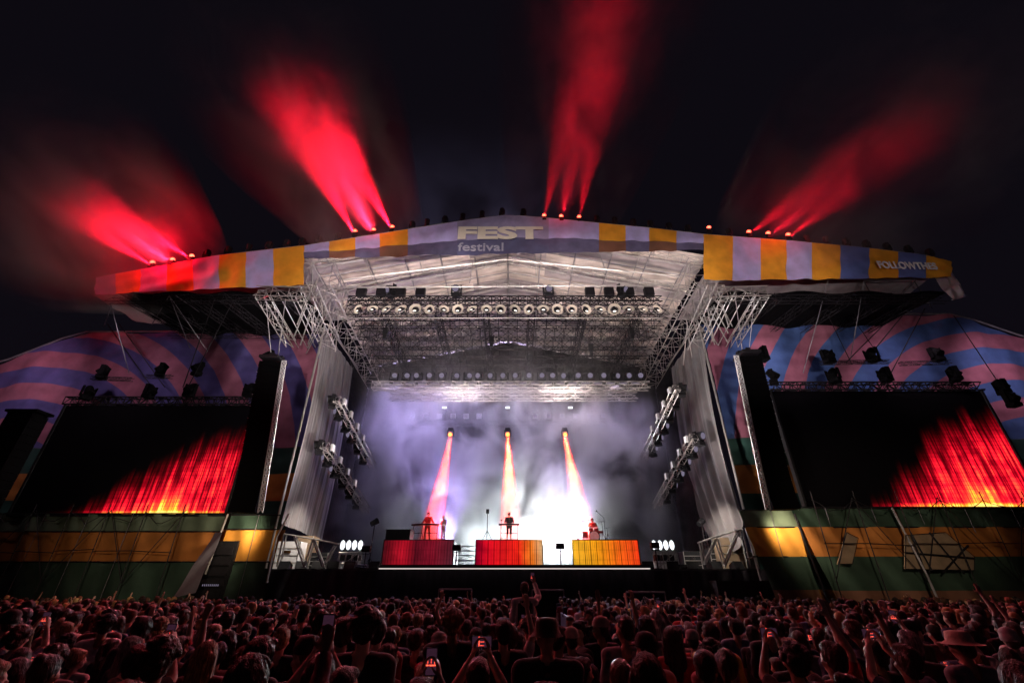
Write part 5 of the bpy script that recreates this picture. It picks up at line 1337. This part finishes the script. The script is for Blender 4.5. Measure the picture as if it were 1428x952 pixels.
for px, Y, lab in ((514, 30, 'tall lamp stand at the left rear of the deck'), (990, 30, 'tall lamp stand at the right rear of the deck')):
    c = P(px, 790, Y); r = empty('lamp_stand', (c.x, Y, DZ), label=lab, cat='lamp stand')
    m = MB().tube((0,0,.3), (0,0,2.6), .03)
    for k in range(3): m.tube((0,0,.7), (.5*math.cos(k*2.1), .5*math.sin(k*2.1), 0), .02)
    m.build('stand', 'dark_metal', r); MB().tube((-.2,-.1,2.6), (.15,.1,2.85), .16, .2, n=10).build('lamp_head', 'black_plastic', r)
# frames standing in front of the stage
mat('rail_paint', (.32,.25,.28), .5, .2, var=.2)
for px0, px1, py, lab in ((612, 658, 821, 'low black riser with pale rim before the stage, left'), (742, 786, 822, 'low black riser with pale rim before the stage, middle'), (873, 927, 825, 'low black riser with pale rim before the stage, right')):
    a, b_ = P(px0, py, 25.9), P(px1, py, 25.9); r = empty('pit_frame', (a.x, 25.9, 0), label=lab, cat='pit riser'); w = b_.x-a.x
    MB().tube((0,0,a.z), (w,0,a.z), .045).build('top_rail', 'rail_paint', r)
    for x in (0, w): MB().tube((x,0,0), (x,0,a.z), .035).build('post', 'rail_paint', r)
    MB().box((w/2,.15,a.z/2-.05), (w-.1,.1,a.z-.1)).build('panel', 'black_cloth', r)
# step under the raised person, crowd barrier along the aisle
c = SPECIAL[0]
r = empty('barrier_step', (c[0], c[1], 0), label='metal barrier step under the white-topped person', cat='step')
MB().box((0,0,.50), (.7,.5,.04)).build('tread', 'dull_alloy', r)
m = MB()
for i in (-1, 1):
    for j in (-1, 1): m.tube((i*.3, j*.2, 0), (i*.3, j*.2, .49), .02)
m.build('frame', 'dull_alloy', r)
for s, xx in ((-1, .45), (1, 1.75)):
    for i in range(6):
        y0 = 11.2+i*2.3; x = xx+.02*y0
        r = empty('crowd_barrier', (x, y0, 0), label=f'{ORD[i]} barrier section from the camera along the {"left" if s < 0 else "right"} side of the aisle', cat='barrier', group='barriers along the centre aisle')
        MB().box((0, 0, .6), (.05, 2.2, 1.1)).build('panel', 'dull_alloy', r); MB().box((s*-.3, 0, .03), (.6, 2.2, .04)).build('foot_plate', 'dull_alloy', r); MB().tube((0,-1.1,1.18), (0,1.1,1.18), .04).build('top_rail', 'dull_alloy', r)
# ------------------------------------------------------------------ smoke in the air
def smoke_mat(name, dens, scale, lo, hi, fade, col=(1,1,1), aniso=.3, stretch=(1,1,1), absorb=0, detail=3, zfade=None):
    "even-coloured smoke, density from noise, thinning out towards the hull (Generated coordinates)"
    m = bpy.data.materials.new(name); nt = link_nodes(m); L = nt.links.new
    out = nd(nt, 'ShaderNodeOutputMaterial'); pv = nd(nt, 'ShaderNodeVolumePrincipled'); L(pv.outputs[0], out.inputs['Volume'])
    pv.inputs['Color'].default_value = (*col, 1); pv.inputs['Anisotropy'].default_value = aniso
    tc = nd(nt, 'ShaderNodeTexCoord'); mp = nd(nt, 'ShaderNodeMapping'); mp.inputs['Scale'].default_value = stretch
    L(tc.outputs['Object'], mp.inputs['Vector'])
    n = nd(nt, 'ShaderNodeTexNoise'); n.inputs['Scale'].default_value = scale; n.inputs['Detail'].default_value = detail
    n.inputs['Distortion'].default_value = .9
    L(mp.outputs[0], n.inputs['Vector'])
    mr = nd(nt, 'ShaderNodeMapRange', interpolation_type='SMOOTHSTEP'); mr.inputs['From Min'].default_value = lo; mr.inputs['From Max'].default_value = hi
    mr.inputs['To Min'].default_value = .06; mr.inputs['To Max'].default_value = 1
    L(n.outputs['Fac'], mr.inputs['Value'])
    last = mr.outputs[0]
    sx = nd(nt, 'ShaderNodeSeparateXYZ'); L(tc.outputs['Generated'], sx.inputs[0])
    for ax, (w0, w1) in fade.items():      # fade widths at the low and high side of each axis
        for side, w in ((0, w0), (1, w1)):
            if not w: continue
            r = nd(nt, 'ShaderNodeMapRange', interpolation_type='SMOOTHSTEP')
            if side == 0: r.inputs['From Min'].default_value = 0; r.inputs['From Max'].default_value = w
            else: r.inputs['From Min'].default_value = 1; r.inputs['From Max'].default_value = 1-w
            L(sx.outputs[ax], r.inputs['Value'])
            mu = nd(nt, 'ShaderNodeMath', operation='MULTIPLY'); L(last, mu.inputs[0]); L(r.outputs[0], mu.inputs[1]); last = mu.outputs[0]
    mu = nd(nt, 'ShaderNodeMath', operation='MULTIPLY'); L(last, mu.inputs[0]); mu.inputs[1].default_value = dens
    L(mu.outputs[0], pv.inputs['Density'])
    return m
# stage smoke
b = MB().box((0, 34.9, 11.3), (26, 6.4, 16.4), mi=0)
tag(b.build('stage_smoke', smoke_mat('stage_smoke', .62, .26, .42, .64, {0: (.10,.10), 1: (.05, .12), 2: (0, .8)}, detail=4), at=(0, 34.9, 11.3)),
    'pale violet smoke rolling over the stage behind the band', 'smoke', kind='stuff')
b = MB().box((-1, 32, 16.6), (23, 9.5, 8.5))
tag(b.build('roof_haze', smoke_mat('roof_haze', .05, .13, .38, .62, {0: (.10,.30), 1: (.15, .1), 2: (.35, .25)}), at=(-1.0, 32.0, 16.6)),
    'thin violet haze hanging among the lattice trusses under the roof', 'haze', kind='stuff')
# beams: groups of red spot lamps on the roof edge, each in its own drifting haze
RED = (1, .004, .022)
def haze_hull(name, p, q, r1, r2, m, label):
    p, q = Vector(p), Vector(q); L = (q-p).length
    mb = MB()
    k = 12; rings = 6
    vs = []
    for i in range(rings+1):
        r = r1+(r2-r1)*i/rings
        for j in range(k): vs.append((r*math.cos(2*PI*j/k), r*math.sin(2*PI*j/k), L*i/rings))
    fs = [(i*k+j, i*k+(j+1) % k, (i+1)*k+(j+1) % k, (i+1)*k+j) for i in range(rings) for j in range(k)]
    fs += [tuple(range(k))[::-1], tuple(rings*k+j for j in range(k))]
    mb.add(vs, fs)
    o = mb.build(name, m)
    o.location = p; o.rotation_euler = (q-p).to_track_quat('Z', 'Y').to_euler()
    return tag(o, label, 'haze', kind='stuff')
groups = [
 ('left', [(210,369),(238,365),(265,360)], (85,270), 21, 230000, 17, .20, (.02,.8), 3.6, 9, 'red haze drifting left from the far left end of the roof'),
 ('midleft', [(494,325),(520,323),(546,319)], (400,112), 21, 560000, 18, .12, (.02,.6), 3.4, 10, 'bright red haze rising over the left half of the roof'),
 ('centre', [(759,303),(783,304),(808,305)], (858,-60), 22, 170000, 15, .030, (.12,.3), 3.8, 15, 'thin red haze rising above the middle of the roof'),
 ('right', [(1046,326),(1073,328),(1101,330)], (1330,130), 21.5, 52000, 19, .05, (.02,.9), 3.8, 14, 'faint red haze leaning right over the right half of the roof'),
]
for nm, src, tgt, TY, pw, ang, dens, fz, r1, r2, lab in groups:
    S = [P(x, y, 21.9) for x, y in src]; T = P(*tgt, TY)
    for i, s in enumerate(S):
        t = T + (s-S[1])*1.1
        spot('roof_beam', s, t, pw, RED, ang, 1, .07)
    c = S[1]; d = (T-c)
    spot('beam_glow', c, T, pw*.16, (1, .02, .06), ang+24, 1, .3)  # wide dim spot added to give the beams a halo
    l = bpy.data.lights.new('beam_spill', 'POINT'); lo = bpy.data.objects.new('beam_spill', l); COL.objects.link(lo); lo.location = c+Vector((0,-1.1,.5)); l.energy = {'left':1100,'midleft':120,'centre':60,'right':160}[nm]; l.color = RED; l.shadow_soft_size = .4  # point light added for the red spill of the beams on the banner
    haze_hull('haze', c-d.normalized()*.6, T, r1, r2, smoke_mat('haze_'+nm, dens, .24, .36, .66, {2: fz, 0: (.25,.25), 1: (.25,.25)}, stretch=(1,1,.5)), lab)
# three red beams at the back of the stage, leaving just below the lamp heads
for (x, y), (tx, ty) in (((629, 604), (604, 735)), ((708, 604), (712, 735)), ((787, 604), (814, 735))):
    s = P(x, y+1, 32.9); t = P(tx, ty, 32.1)
    spot('stage_beam', s, t, 620000, (1, .025, .008), 13, .6, .1)
# faint violet haze behind and above the roof, unseen lamp added to light it
spot('haze_lamp', (-7, 40.5, 3), (-5, 36, 50), 160000, (.55, .5, 1), 60, 1, .5)
haze_hull('haze', Vector((-4, 42, 22)), Vector((-6, 38, 62)), 9, 14, smoke_mat('haze_roof', .022, .07, .35, .72, {2: (.2,.6), 0: (.35,.35), 1: (.3,.3)}), 'faint violet haze drifting up behind the roof peak')
